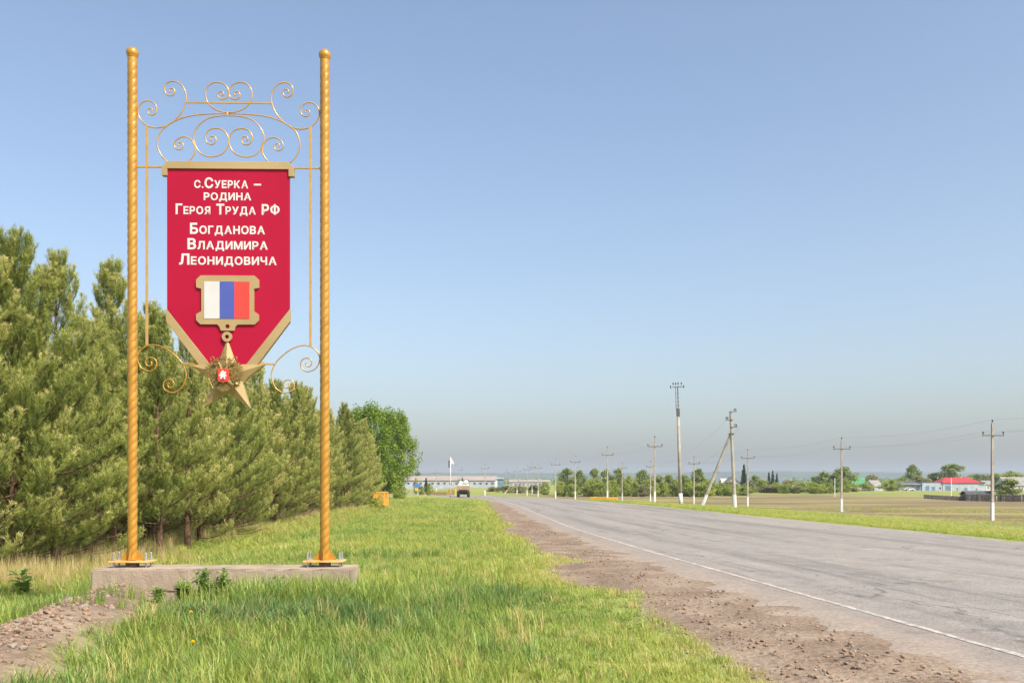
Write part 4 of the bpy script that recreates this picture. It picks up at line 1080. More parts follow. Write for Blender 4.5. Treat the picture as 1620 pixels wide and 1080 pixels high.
for px, Y, hh, lab in ((672.5, 150, 1.05, 'thin orange marker stake in the grass near the birch bush'),):
    x = (px - CX) / F * Y
    tag(MB().lathe([(0.05, -0.2), (0.05, hh * .92), (0.02, hh)], (0, 0, 0), 8).build('marker_stake', M['orange'], None, (x, Y, gz(x, Y))), lab, 'stake')

def rail_fence(name, pts, hgt, nposts, label, mat='yellow', rails=(0.95, 0.55), rr=0.06, panel=False):
    """posts and rails along a line of x-y points"""
    A = [Vector((p[0], p[1], 0)) for p in pts]
    root = empty(name, (A[0].x, A[0].y, gz(A[0].x, A[0].y))); tag(root, label, 'railing'); o = root.location
    L = [(b - a).length for a, b in zip(A[:-1], A[1:])]; tot = sum(L)
    def pos(s):
        for a, b, l in zip(A[:-1], A[1:], L):
            if s <= l + 1e-6: return a.lerp(b, s / l)
            s -= l
        return A[-1]
    P = [pos(tot * i / (nposts - 1)) for i in range(nposts)]
    for p in P: MB().box((0, 0, hgt / 2 - 0.1), (rr * 1.7, rr * 1.7, hgt + 0.2)).build('post', M[mat], root, (p.x - o.x, p.y - o.y, gz(p.x, p.y) - o.z))
    for f in rails:
        for i, (p, q) in enumerate(zip(P[:-1], P[1:])):
            a = Vector((p.x - o.x, p.y - o.y - 0.09, gz(p.x, p.y) - o.z + hgt * f)); b = Vector((q.x - o.x, q.y - o.y - 0.09, gz(q.x, q.y) - o.z + hgt * f))
            MB().tube([a, b], rr, 6).build('rail', M[mat], root)
    return root
def P2(px, Y): return ((px - CX) / F * Y, Y)
rail_fence('yellow_guard_rail', [P2(683, 232), P2(709, 214)], 0.95, 6, 'low yellow guard rail on the bend behind the truck', 'yellow', (0.9, 0.6, 0.3), 0.10)
rail_fence('yellow_guard_rail', [P2(709.5, 210), P2(721, 206)], 1.45, 4, 'taller yellow rail end beside the white pennant pole', 'yellow', (0.95, 0.65, 0.35), 0.11)
rail_fence('yellow_guard_rail', [P2(934, 142), P2(976, 140)], 0.42, 4, 'short low yellow rail beside the road before the poles', 'yellow', (0.9, 0.45), 0.09)

def enclosure():
    """small orange framed mesh enclosure at the end of the pines"""
    Y = 78; x0, x1 = (586 - CX) / F * Y, (608 - CX) / F * Y; z = gz(x1, Y)
    root = empty('gas_valve_enclosure', (x1, Y, z)); tag(root, 'small orange framed enclosure at the far end of the pines', 'enclosure')
    H_ = 1.38; w = x1 - x0
    cs = [(0, 0), (-0.62, 0), (-w, 1.8), (0.0, 2.4)]
    for a in cs: MB().box((a[0], a[1], H_ / 2 - .1), (0.055, 0.055, H_ + .2)).build('corner_post', M['orange'], root)
    for a, b in ((0, 1), (1, 2), (0, 3)):
        A_, B_ = cs[a], cs[b]
        MB().tube([(A_[0], A_[1], H_), (B_[0], B_[1], H_)], 0.035, 6).build('top_rail', M['orange'], root)
        MB().tube([(A_[0], A_[1], 0.25), (B_[0], B_[1], 0.25)], 0.025, 6).build('bottom_rail', M['orange'], root)
        mb = MB(); n = 11
        for i in range(1, n):
            t = i / n; mb.tube([(A_[0] + (B_[0] - A_[0]) * t, A_[1] + (B_[1] - A_[1]) * t, 0.25), (A_[0] + (B_[0] - A_[0]) * t, A_[1] + (B_[1] - A_[1]) * t, H_)], 0.011, 4)
        tag(mb.build('bar_infill', M['orange'], root), kind='stuff')
enclosure()

# ------------------------------------------------------------------ village
def gable(mb, x0, x1, y0, y1, ze, zr, over=0.35, th=0.14, along=True):
    """gable roof, ridge along x (along) or along y"""
    if along:
        ym = (y0 + y1) / 2
        for (ya, yb) in ((y0 - over, ym), (y1 + over, ym)):
            zl = ze - over * (zr - ze) / (ym - y0)
            vs = [(x0 - over, ya, zl), (x1 + over, ya, zl), (x1 + over, yb, zr), (x0 - over, yb, zr)]
            vs += [(a, b, c + th) for a, b, c in vs]
            mb.add(vs, [(0, 1, 2, 3), (7, 6, 5, 4), (0, 4, 5, 1), (1, 5, 6, 2), (2, 6, 7, 3), (3, 7, 4, 0)])
    else:
        xm = (x0 + x1) / 2
        for (xa, xb) in ((x0 - over, xm), (x1 + over, xm)):
            zl = ze - over * (zr - ze) / (xm - x0)
            vs = [(xa, y0 - over, zl), (xa, y1 + over, zl), (xb, y1 + over, zr), (xb, y0 - over, zr)]
            vs += [(a, b, c + th) for a, b, c in vs]
            mb.add(vs, [(0, 1, 2, 3), (7, 6, 5, 4), (0, 4, 5, 1), (1, 5, 6, 2), (2, 6, 7, 3), (3, 7, 4, 0)])
    return mb
def building(name, Y, depth, px0, px1, base, label, cat='building'):
    x0, x1 = (px0 - CX) / F * Y, (px1 - CX) / F * Y; z = gz((x0 + x1) / 2, Y)
    root = empty(name, ((x0 + x1) / 2, Y, z)); tag(root, label, cat); k = Y / F
    def X(px): return (px - CX) * k - root.location.x
    def Zp(py): return EYE + (HY - py) * k - z
    return root, X, Zp, depth
def walls(root, x0, x1, y0, y1, z1, mat, gab=None):
    """box of walls with optional gable tops (gab = ridge height, ridge along x)"""
    mb = MB().box(((x0 + x1) / 2, (y0 + y1) / 2, (z1 - 0.8) / 2), (x1 - x0, y1 - y0, z1 + 0.8))
    if gab:
        ym = (y0 + y1) / 2
        for x, s in ((x0, 1), (x1 - 0.2, 1)):
            mb.add([(x, y0, z1 + .001), (x, y1, z1 + .001), (x, ym, gab), (x + .2, y0, z1 + .001), (x + .2, y1, z1 + .001), (x + .2, ym, gab)], [(0, 2, 1), (3, 4, 5), (0, 3, 5, 2), (1, 2, 5, 4), (0, 1, 4, 3)])
    return mb.build('wall', M[mat], root)
def opening(root, x0, x1, z0, z1, y, mat, name='window', fr='white', side=None):
    w = MB().box(((x0 + x1) / 2, y - 0.03, (z0 + z1) / 2), (x1 - x0, 0.06, z1 - z0)).build(name, M[fr], root)
    MB().box(((x0 + x1) / 2, y - 0.066, (z0 + z1) / 2), (x1 - x0 - 0.2, 0.012, z1 - z0 - 0.2)).build('pane' if name == 'window' else 'leaf', M[mat], w)
    return w

r_, X, Zp, d_ = building('garage_block', 380, 9, 1423, 1559, 776, 'long low pale blue garage block with a red hipped roof at one end')
D1 = 9.0
walls(r_, X(1423), X(1458.4), 0.35, D1, Zp(764.5), 'grey_wall')
MB().add([(X(1422), -0.9, Zp(767.2)), (X(1458.6), -0.9, Zp(767.2)), (X(1458.6), D1, Zp(761)), (X(1422), D1, Zp(761)), (X(1422), -0.9, Zp(766.2)), (X(1458.6), -0.9, Zp(766.2)), (X(1458.6), D1, Zp(760)), (X(1422), D1, Zp(760))], [(3, 2, 1, 0), (4, 5, 6, 7), (0, 1, 5, 4), (1, 2, 6, 5), (2, 3, 7, 6), (3, 0, 4, 7)]).build('felt_roof', M['dark_roof'], r_)
walls(r_, X(1458.6), X(1491), 0, D1, Zp(762.3), 'pale_blue')
MB().box(((X(1458.6) + X(1491)) / 2, D1 / 2, Zp(762.0)), (X(1491) - X(1458.6) + .1, D1 + .5, 0.18)).build('flat_roof', M['dark_roof'], r_)
walls(r_, X(1491.2), X(1558.8), -0.15, D1 + 1.5, Zp(763.0), 'pale_blue')
zE, zR = Zp(763.0), Zp(754.8)
a, b = X(1491), X(1552)
MB().add([(a - .4, -0.7, zE), (b, -0.7, zE), (b, D1 + 2, zE), (a - .4, D1 + 2, zE), (X(1503), D1 / 2, zR), (X(1540), D1 / 2, zR)], [(0, 1, 5, 4), (1, 2, 5), (2, 3, 4, 5), (3, 0, 4), (3, 2, 1, 0)]).build('hipped_roof', M['red_roof'], r_)
MB().box(((X(1552.3) + X(1558.8)) / 2, D1 / 2, Zp(762.6)), (X(1558.8) - X(1552.3), D1 + 2, 0.18)).build('flat_roof', M['dark_roof'], r_)
for (p0, p1, t, bt, m_, n_, y_) in ((1463.7, 1470.4, 767.5, 776.3, 'door_blue', 'door', 0), (1473.3, 1480, 769, 776.3, 'door_blue', 'door', 0), (1485.5, 1489.3, 769.6, 773.8, 'glass', 'window', 0), (1494.8, 1503.7, 767.2, 776.2, 'door_blue', 'door', -0.15), (1512.8, 1515.5, 771, 775, 'glass', 'window', -0.15), (1525, 1530.5, 771, 776.2, 'door_blue', 'door', -0.15), (1543, 1546, 772, 775.5, 'glass', 'window', -0.15), (1450, 1457, 768, 776.2, 'door_blue', 'door', 0.35), (1429, 1436, 768.5, 776.2, 'grey_wall', 'door', 0.35)):
    opening(r_, X(p0), X(p1), max(0.02, Zp(bt)), Zp(t), y_, m_, n_, 'pale_blue' if n_ == 'door' else 'white')

def simple_house(name, Y, px0, px1, base, eave, ridge, depth, wm, rm, label, along=True, wins=(), rz=0):
    r, X, Zp, d = building(name, Y, depth, px0, px1, base, label, 'house'); r.rotation_euler.z = rz
    x0, x1 = X(px0), X(px1)
    walls(r, x0, x1, 0, depth, Zp(eave), wm, Zp(ridge) if along else None)
    if not along:
        ze, zr = Zp(eave), Zp(ridge); xm = (x0 + x1) / 2
        MB().prism([(x0, ze + .001), (x1, ze + .001), (xm, zr)], 0, 0.2).build('gable_wall', M[wm], r)
    gable(MB(), x0, x1, 0, depth, Zp(eave), Zp(ridge), 0.35, 0.14, along).build('roof', M[rm], r)
    for (p0, p1, t, bt, m_, n_) in wins: opening(r, X(p0), X(p1), Zp(bt), Zp(t), 0, m_, n_)
    return r
simple_house('white_house', 392, 1559.5, 1574, 776, 766, 760, 8, 'white_wall', 'slate', 'plain white walled house at the end of the garage block', True, ((1562, 1564, 768, 772, 'glass', 'window'),))
simple_house('slate_house', 300, 1594, 1650, 780, 767, 754.5, 9, 'white_wall', 'slate', 'pale house with a large grey slate roof behind the dark tree', True, ((1611, 1614, 769, 775, 'glass', 'window'), (1616.5, 1619, 769, 775, 'glass', 'window')))
simple_house('green_roof_house', 390, 1347, 1366, 772, 765.5, 755.5, 9, 'white_wall', 'green_roof', 'small house with a green gable roof among bushes', True, ((1359, 1362, 767, 771, 'glass', 'window'),), R(-22))
simple_house('grey_shed', 360, 1382, 1397, 772, 768.5, 759.5, 7, 'grey_wall', 'slate', 'shed with a bluish grey sloping roof beside the bush', True, ((1393, 1397, 768.5, 772, 'door_blue', 'door'),), R(12))
simple_house('white_roof_shed', 330, 1144, 1154, 770, 765, 757, 6, 'white_wall', 'white', 'little white shed peeking above the bushes near the spruce', True, ((1147, 1149, 764, 767, 'glass', 'window'),))
simple_house('grey_gable_house', 320, 1151, 1170, 772, 763.5, 754.5, 7, 'grey_wall', 'slate', 'grey gabled house beside the dark spruce', False, ((1159, 1162, 764.5, 768, 'glass', 'window'),))

# car in front of the garages
def car():
    Y = 368; x = (1437.5 - CX) / F * Y; z = gz(x, Y)
    root = empty('parked_car', (x, Y, z)); tag(root, 'dusty red and white car parked at the garages', 'car')
    b = [(-2.05, .32), (-2.1, .7), (-1.9, .88), (-1.15, .94), (-0.65, 1.38), (0.75, 1.40), (1.35, .95), (2.0, .85), (2.1, .55), (2.05, .32)]
    MB().prism(b, -0.8, 0.8).build('body', M['white'], root, bevel=0.06)
    MB().prism([(-0.95, .97), (-0.58, 1.30), (0.02, 1.32), (0.02, .97)], -0.815, 0.815).build('side_window', M['glass'], root)
    MB().prism([(0.08, .97), (0.08, 1.32), (0.68, 1.32), (1.08, .97)], -0.815, 0.815).build('side_window', M['glass'], root)
    MB().box((-0.9, -0.805, 0.62), (1.1, 0.03, 0.45)).build('door', M['car_red'], root)
    for wx in (-1.25, 1.3):
        for s in (-1, 1):
            mb = MB().lathe([(0.2, -0.09), (0.31, -0.09), (0.31, 0.09), (0.2, 0.09)], (0, 0, 0), 14)
            mb.v = [(v[0] + wx, v[2] + s * .74, v[1] + .31) for v in mb.v]; mb.build('wheel', M['tyre'], root)
car()

# plank fence and sheds of dark boards
def plank_fence(px0, px1, Y0, Y1, hgt, label, step=0.16, name='plank_fence', prof=None):
    x0, x1 = (px0 - CX) / F * Y0, (px1 - CX) / F * Y1
    root = empty(name, (x0, Y0, gz(x0, Y0))); tag(root, label, 'fence'); o = root.location
    L = math.hypot(x1 - x0, Y1 - Y0); n = int(L / step); mb = MB(); rr = random.Random(px0)
    for i in range(n):
        if rr.random() < 0.06: continue
        t = (i + .5) / n; x = x0 + (x1 - x0) * t; y = Y0 + (Y1 - Y0) * t; h_ = hgt * (prof(t) if prof else 1) * rr.uniform(.88, 1.06)
        mb.box((x - o.x, y - o.y + rr.uniform(-.01, .01), gz(x, y) - o.z + h_ / 2 - .1), (step * .86, 0.03, h_ + .2), rr.uniform(-.03, .03))
    tag(mb.build('planks', M['old_wood'], root), kind='stuff')
    for i in range(int(L / 3) + 1):
        t = min(1, i * 3 / L); x = x0 + (x1 - x0) * t; y = Y0 + (Y1 - Y0) * t
        MB().box((0, 0.09, hgt / 2 - .1), (0.13, 0.12, hgt * 1.1 + .2)).build('post', M['old_wood'], root, (x - o.x, y - o.y, gz(x, y) - o.z))
    for f in (0.3, 0.8):
        a = Vector((0, 0.05, hgt * f)); b = Vector((x1 - o.x, y1_ - o.y + 0.05 if False else Y1 - o.y + 0.05, gz(x1, Y1) - o.z + hgt * f))
        MB().tube([a, b], 0.04, 4).build('rail', M['old_wood'], root)
plank_fence(1462, 1529, 232, 206, 0.95, 'low gappy fence of grey boards leading to the dark shed', 0.3)
plank_fence(1528, 1625, 204, 190, 1.55, 'tall dark plank fence below the big dark tree')
def board_shed():
    Y = 206; x0, x1 = (1530 - CX) / F * Y, (1572 - CX) / F * Y; z = gz((x0 + x1) / 2, Y)
    root = empty('board_shed', ((x0 + x1) / 2, Y, z)); tag(root, 'low dark board shed with a shallow ridge behind the plank fence', 'shed')
    w = x1 - x0
    MB().box((0, 1.6, 0.75), (w, 3.0, 1.5)).build('wall', M['old_wood'], root)
    gable(MB(), -w / 2, w / 2, 0.1, 3.1, 1.51, 2.1, 0.2, 0.08).build('roof', M['dark_roof'], root)
    MB().box((w * .2, 0.06, 0.75), (0.9, 0.06, 1.3)).build('door', M['stub'], root)
board_shed()
# stacked timber heap
def timber_heap():
    Y = 330; x = (1367 - CX) / F * Y; z = gz(x, Y); rr = random.Random(8)
    root = empty('timber_heap', (x, Y, z)); tag(root, 'low heap of pale stacked timber before the green roofed house', 'timber heap')
    for i in range(16):
        MB().box((rr.uniform(-3.4, 3.4), rr.uniform(-1, 1), 0.14 + 0.13 * (i // 3)), (rr.uniform(2.2, 4.2), 0.28, 0.12), rr.uniform(-.3, .3)).build('beam', M['old_wood'] if i % 3 else M['pebble'], root)
timber_heap()

# farm barns far away
def barn(name, Y, px0, px1, base, eave, ridge, depth, wm, rm, label, nwin=0, sub=0):
    r, X, Zp, d = building(name, Y, depth, px0, px1, base, label, 'barn')
    x0, x1 = X(px0), X(px1)
    walls(r, x0, x1, 0, depth, Zp(eave), wm, Zp(ridge))
    gable(MB(), x0, x1, 0, depth, Zp(eave), Zp(ridge), 0.5, 0.2).build('roof', M[rm], r)
    for i in range(nwin):
        c = x0 + (x1 - x0) * (i + .5) / nwin; opening(r, c - .8, c + .8, Zp(eave) - 2.4, Zp(eave) - 1.1, 0, 'glass')
    return r
barn('long_barn', 520, 632, 784, 769, 759.4, 752.8, 16, 'grey_wall', 'barn_roof', 'very long farm barn with a beige roof and grey walls beyond the truck', 16)
barn('far_barn', 640, 806, 870, 768, 762, 758.6, 14, 'grey_wall', 'barn_roof', 'distant farm barn with a beige roof beside the pole row', 10)
r2, X, Zp, _ = building('farm_office', 505, 9, 783.5, 796.5, 767, 'boxy white and blue farm building at the end of the long barn')
walls(r2, X(783.5), X(787), 0, 8, Zp(758), 'white_wall'); walls(r2, X(787.05), X(796.5), 0.2, 8, Zp(757.5), 'door_blue')
MB().box(((X(783) + X(797)) / 2, 4, Zp(756)), (X(797) - X(783), 9, 0.9)).build('roof', M['pale_blue'], r2)
for p in (788.5, 791, 793.5): opening(r2, X(p), X(p + 1.6), Zp(763), Zp(759.5), 0.2, 'glass')

# ------------------------------------------------------------------ trees and bushes across the field
dims = {'t': (8.0, 3.6), 'b': (3.0, 2.0), 'w': (5.0, 3.2), 's': (9.0, 2.1)}
mset = {'t': treem, 'b': bushm, 'w': willm, 's': sprucem}
labs = {'t': ('leafy green tree in the belt beyond the field', 'tree', 'trees in the belt beyond the field'),
        'b': ('bright green bush in the belt beyond the field', 'bush', 'bushes in the belt beyond the field'),
        'w': ('grey green bush in the belt beyond the field', 'bush', 'grey bushes in the belt beyond the field')}
cnt = {'t': 0, 'b': 0, 'w': 0, 's': 0}
names_ = {'t': 'broadleaf_tree', 'b': 'bush', 'w': 'grey_bush', 's': 'spruce_tree'}
def veg(px, top, wpx, Y, kind, lab=None, cat=None, group=None):
    H_, rx_ = dims[kind]; x = (px - CX) / F * Y; z = gz(x, Y); k = Y / F
    h_ = max(0.8, EYE + (HY - top) * k - z); sc = wpx * k / (2 * rx_) * 1.35
    m_ = mset[kind][cnt[kind] % len(mset[kind])]; cnt[kind] += 1
    L_ = labs.get(kind, ('', 'tree', None))
    plant_tree(names_[kind], m_, x, Y, sc, lab or L_[0], cat or L_[1], group if lab else L_[2], None, h_ / H_, 0.12)
for a in ((898, 741, 27, 262, 't'), (917, 745, 20, 268, 't'), (941, 741, 18, 255, 't'), (959.5, 741, 22, 258, 't'), (977, 742, 20, 262, 't'), (1017, 744, 24, 268, 't'), (1043, 752, 22, 262, 't'), (1059, 748, 20, 272, 't'), (1080, 751, 26, 255, 't'), (1105, 742, 24, 275, 't'),
          (1193, 751, 18, 300, 't'), (1301, 744, 26, 300, 't'), (1319, 750, 22, 292, 't'), (1335, 739, 32, 315, 't'), (1478, 748, 26, 420, 't'), (1578, 747, 30, 420, 't'), (1545, 750, 30, 430, 't'),
          (888, 763, 20, 250, "b"), (935, 758, 22, 251, "b"), (950, 762, 20, 247, "b"), (970, 760, 24, 250, "b"), (985, 758, 18, 252, "b"), (1030, 757, 24, 256, "b"), (1068, 760, 22, 250, "b"), (1090, 760, 22, 252, "b"), (1112, 765, 26, 246, "b"), (1155, 768, 26, 255, "b"), (1178, 768, 24, 262, "b"), (1240, 766, 26, 285, "b"), (1310, 764, 26, 285, "b"), (1290, 766, 22, 280, "b"), (1350, 765, 20, 310, "b"), (1372, 762, 20, 345, "b"), (862, 762, 16, 262, 'b'), (905, 765, 22, 248, 'b'), (927, 766, 18, 250, 'b'), (995, 753, 20, 255, 'b'), (1004, 762, 16, 250, 'b'), (1048, 763, 26, 248, 'b'), (1100, 763, 26, 248, 'b'), (1120, 760, 24, 256, 'b'), (1141, 765, 26, 262, 'b'), (1165, 766, 22, 268, 'b'), (1205, 758, 24, 300, 'b'), (1228, 763, 26, 296, 'b'), (1268, 764, 24, 300, 'b'), (1286, 762, 22, 292, 'b'), (1337, 760, 22, 300, 'b'), (1425, 756, 24, 400, 'b'), (1600, 746, 36, 410, 'b'),
          (800, 768, 26, 275, 'w'), (822, 767, 24, 278, 'w'), (845, 767, 26, 282, 'w'), (1018, 766, 20, 248, 'w'), (1070, 766, 22, 262, 'w'), (1128, 764, 26, 275, 'w'), (1186, 763, 22, 285, 'w'), (1216, 766, 30, 290, 'w'), (1246, 760, 30, 305, 'w'), (1258, 768, 24, 285, 'w'), (1380, 752, 26, 420, 'w'), (1455, 752, 30, 400, 'w'), (1560, 752, 30, 430, 'w'), (780, 769, 18, 290, 'w'), (1152, 762, 26, 300, 'w'),):
    veg(*a)
veg(1410, 759, 27, 345, 'b', 'loose green bush at the corner of the garage block', 'bush')
veg(1443.5, 736, 24, 410, 't', 'dark round tree rising behind the felt roofed garages', 'tree')
veg(1506, 734.5, 44, 415, 't', 'broadest green tree rising behind the red hipped roof', 'tree')
veg(1593, 755, 40, 205, 't', 'dark dense tree standing over the plank fence', 'tree')
veg(1177, 733, 12, 300, 's', 'tall dark spruce beside the grey gabled house', 'tree')
for px, top in ((1216.5, 742), (1222.5, 743), (1229, 744)): veg(px, top, 8, 380, 's', 'small spruce of the trio behind the bushes', 'tree', 'trio of spruces')
veg(674, 754, 8, 260, 's', 'little spruce standing alone before the long barn', 'tree')
veg(679, 764, 9, 225, 'b', 'low bush between the blue sign and the yellow rail', 'bush')
veg(666, 768, 9, 240, 'b', 'low bush right beside the blue road sign', 'bush')
veg(658, 757, 7, 270, 'b', 'slim shrub behind the blue road sign', 'bush')
veg(663, 746, 12, 700, 't', 'far tree above the end of the long barn', 'tree')
# dark distant wood edge in front of the hills
def far_wood():
    rng = np.random.default_rng(9); n = 5200; Y = rng.uniform(1050, 1250, n); px = rng.uniform(560, 1660, n)
    keep = fbm(px, px * 0, 120, 91, 3) > 0.40; Y, px = Y[keep], px[keep]; x = (px - CX) / F * Y
    z = ground_z(x, Y); hh = rng.uniform(3, 9, len(x)) * np.interp(px, [560, 900, 1660], [0.75, 1.0, 1.0])
    C = np.stack([x, Y, z], 1); C = np.repeat(C, 9, 0); hh = np.repeat(hh, 9)
    C = C + rng.normal(0, 1, C.shape) * np.array([2.2, 2.2, 0]); C[:, 2] += hh * rng.random(len(hh))
    V, Fa = leaf_quads(C, 2.4, rng)
    me = np_mesh('distant_wood', V, Fa, {'col': ('FACE', rng.random(len(Fa)) * 0.6)}); me.materials.append(M['tree_leaf'])
    tag(link('distant_wood', me), 'dark line of distant woods below the hills', None, None, 'stuff')
far_wood()

# ------------------------------------------------------------------ grass, straw, clods: scattered with geometry nodes
def blade_clump(name, seed, n, h, spread, lean, w, seg=3, curve=0.5):
    rr = random.Random(seed); V, Fc = [], []
    for _ in range(n):
        a = rr.uniform(0, 6.28); r = spread * math.sqrt(rr.random()); bx, by = r * math.cos(a), r * math.sin(a)
        d = rr.uniform(0, 6.28); hh = h * rr.uniform(0.55, 1.15); ln = lean * rr.uniform(0.3, 1.2); ww = w * rr.uniform(0.7, 1.3)
        dx, dy = math.cos(d), math.sin(d); sxx, syy = -dy, dx; b = len(V)
        tw = rr.uniform(-.6, .6)
        for i in range(seg + 1):
            t = i / seg; off = hh * ln * (t ** (1 + curve * 2)); z = hh * t * (1 - 0.22 * ln * t * t)
            wi = ww * (1 - t ** 1.6) * .5 if i < seg else 0
            cs, sn = math.cos(tw * t), math.sin(tw * t); ax, ay = sxx * cs - syy * sn, sxx * sn + syy * cs
            if i < seg: V += [(bx + dx * off - ax * wi, by + dy * off - ay * wi, z), (bx + dx * off + ax * wi, by + dy * off + ay * wi, z)]
            else: V.append((bx + dx * off, by + dy * off, z))
        for i in range(seg - 1): Fc.append((b + 2 * i, b + 2 * i + 1, b + 2 * i + 3, b + 2 * i + 2))
        Fc.append((b + 2 * seg - 2, b + 2 * seg - 1, b + 2 * seg))
    me = bpy.data.meshes.new(name); me.from_pydata(V, [], Fc); me.materials.append(M['grass']); me.update(); return me

def rock_mesh(name, seed, mat):
    rr = random.Random(seed); bm = bmesh.new(); bmesh.ops.create_icosphere(bm, subdivisions=1, radius=0.5)
    for v in bm.verts: v.co = v.co * rr.uniform(0.7, 1.25); v.co.z *= 0.7
    me = bpy.data.meshes.new(name); bm.to_mesh(me); bm.free(); me.materials.append(M[mat]); return me

def scatter(name, X, Y, sc, idx, tint, sources, label, dz=-0.01, Z=None):
    n = len(X); Z = ground_z(X, Y) + dz if Z is None else Z
    me = bpy.data.meshes.new(name); me.vertices.add(n); me.vertices.foreach_set('co', np.stack([X, Y, Z], 1).astype(np.float32).ravel())
    rng = np.random.default_rng(len(X))
    for nm, arr in (('rz', rng.uniform(0, 6.283, n)), ('sc', sc), ('tint', np.clip(tint, 0, 1))):
        a = me.attributes.new(nm, 'FLOAT', 'POINT'); a.data.foreach_set('value', np.asarray(arr, np.float32))
    a = me.attributes.new('vi', 'INT', 'POINT'); a.data.foreach_set('value', np.asarray(idx, np.int32)); me.update()
    o = link(name, me); tag(o, label, None, None, 'stuff')
    src = bpy.data.collections.new(name + '_source')
    for i, sm in enumerate(sources): src.objects.link(bpy.data.objects.new('%s_%02d' % (name, i), sm))
    ng = bpy.data.node_groups.new(name, 'GeometryNodeTree'); ng.interface.new_socket('Geometry', in_out='INPUT', socket_type='NodeSocketGeometry'); ng.interface.new_socket('Geometry', in_out='OUTPUT', socket_type='NodeSocketGeometry')
    N, L = ng.nodes, ng.links; gi = N.new('NodeGroupInput'); go = N.new('NodeGroupOutput')
    ci = N.new('GeometryNodeCollectionInfo'); ci.inputs['Collection'].default_value = src; ci.inputs['Separate Children'].default_value = True; ci.inputs['Reset Children'].default_value = True
    ip = N.new('GeometryNodeInstanceOnPoints'); ip.inputs['Pick Instance'].default_value = True
    def na(nm, dt):
        q = N.new('GeometryNodeInputNamedAttribute'); q.data_type = dt; q.inputs['Name'].default_value = nm
        return [s for s in q.outputs if s.enabled and s.name == 'Attribute'][0]
    cx = N.new('ShaderNodeCombineXYZ'); L.new(na('rz', 'FLOAT'), cx.inputs[2])
    er = N.new('FunctionNodeEulerToRotation'); L.new(cx.outputs[0], er.inputs[0])
    L.new(gi.outputs[0], ip.inputs['Points']); L.new(ci.outputs[0], ip.inputs['Instance']); L.new(na('vi', 'INT'), ip.inputs['Instance Index'])
    L.new(er.outputs[0], ip.inputs['Rotation']); L.new(na('sc', 'FLOAT'), ip.inputs['Scale']); L.new(ip.outputs[0], go.inputs[0])
    md = o.modifiers.new('scatter', 'NODES'); md.node_group = ng
    return o

short = [blade_clump('short', 600 + k, 18, 0.070, 0.095, 1.0, 0.0075, 2) for k in range(3)]
mid = [blade_clump('mid', 610 + k, 15, 0.145, 0.085, 0.8, 0.0085, 3) for k in range(3)]
tall = [blade_clump('tall', 620 + k, 13, 0.31, 0.07, 0.65, 0.010, 4, 0.8) for k in range(3)]
strawm = [blade_clump('straw', 630 + k, 9, 0.55, 0.07, 0.35, 0.007, 3) for k in range(3)]
def rosette(name, seed, n, L, w):
    rr = random.Random(seed); V, Fc = [], []
    for q in range(n):
        a = q * 2.4 + rr.uniform(-.3, .3); l = L * rr.uniform(.6, 1.1); up = rr.uniform(.15, .9); d = Vector((math.cos(a), math.sin(a), up)).normalized(); sd = Vector((-math.sin(a), math.cos(a), 0)); b = len(V)
        for t, ww in ((0, .25), (.35, .8), (.7, 1.0), (1.0, .15)):
            p = d * l * t - Vector((0, 0, .35 * l * t * t)); V += [tuple(p - sd * w * ww), tuple(p + sd * w * ww)]
        for i in range(3): Fc.append((b + 2 * i, b + 2 * i + 1, b + 2 * i + 3, b + 2 * i + 2))
    me = bpy.data.meshes.new(name); me.from_pydata(V, [], Fc); me.materials.append(M['grass']); me.update(); return me
rosem = [rosette('rosette', 640 + k, 11 + 3 * k, 0.13, 0.016) for k in range(3)]
SRC = short + mid + tall + strawm + rosem
g = np.random.default_rng(77)
def visible(x, y, m=0.6): return np.abs(x) < 0.545 * y + m
def in_foot(x, y): return (x > PL_X0 - 0.02) & (x < PL_X1 + 0.02) & (y > PL_Y0 - 0.03) & (y < PL_Y1 + 0.03)
def meadow(y0, y1, x0f, x1f, dens, sc0, seed):
    n = int((y1 - y0) * max(0.1, (x1f - x0f)) * dens); y = g.uniform(y0, y1, n); x = g.uniform(x0f, x1f, n)
    return x[visible(x, y)], y[visible(x, y)]
Xs, Ys, Ss, Is, Ts = [], [], [], [], []
def put(x, y, sc, ty, tint):
    Xs.append(x); Ys.append(y); Ss.append(sc); Is.append(ty * 3 + g.integers(0, 3, len(x))); Ts.append(tint)
def tall_map(x, y):
    """where the grass grows high: left of the mown strip and in patches"""
    return np.clip(sstep(0.9, -1.3, x + 0.06 * (y - 9)) * sstep(17.5, 12.5, y) * (0.35 + 0.9 * fbm(x, y, 1.4, 81)) + 0.4 * sstep(0.56, 0.70, fbm(x, y, 2.2, 83)) * sstep(1.5, 0.0, x), 0, 1.2)
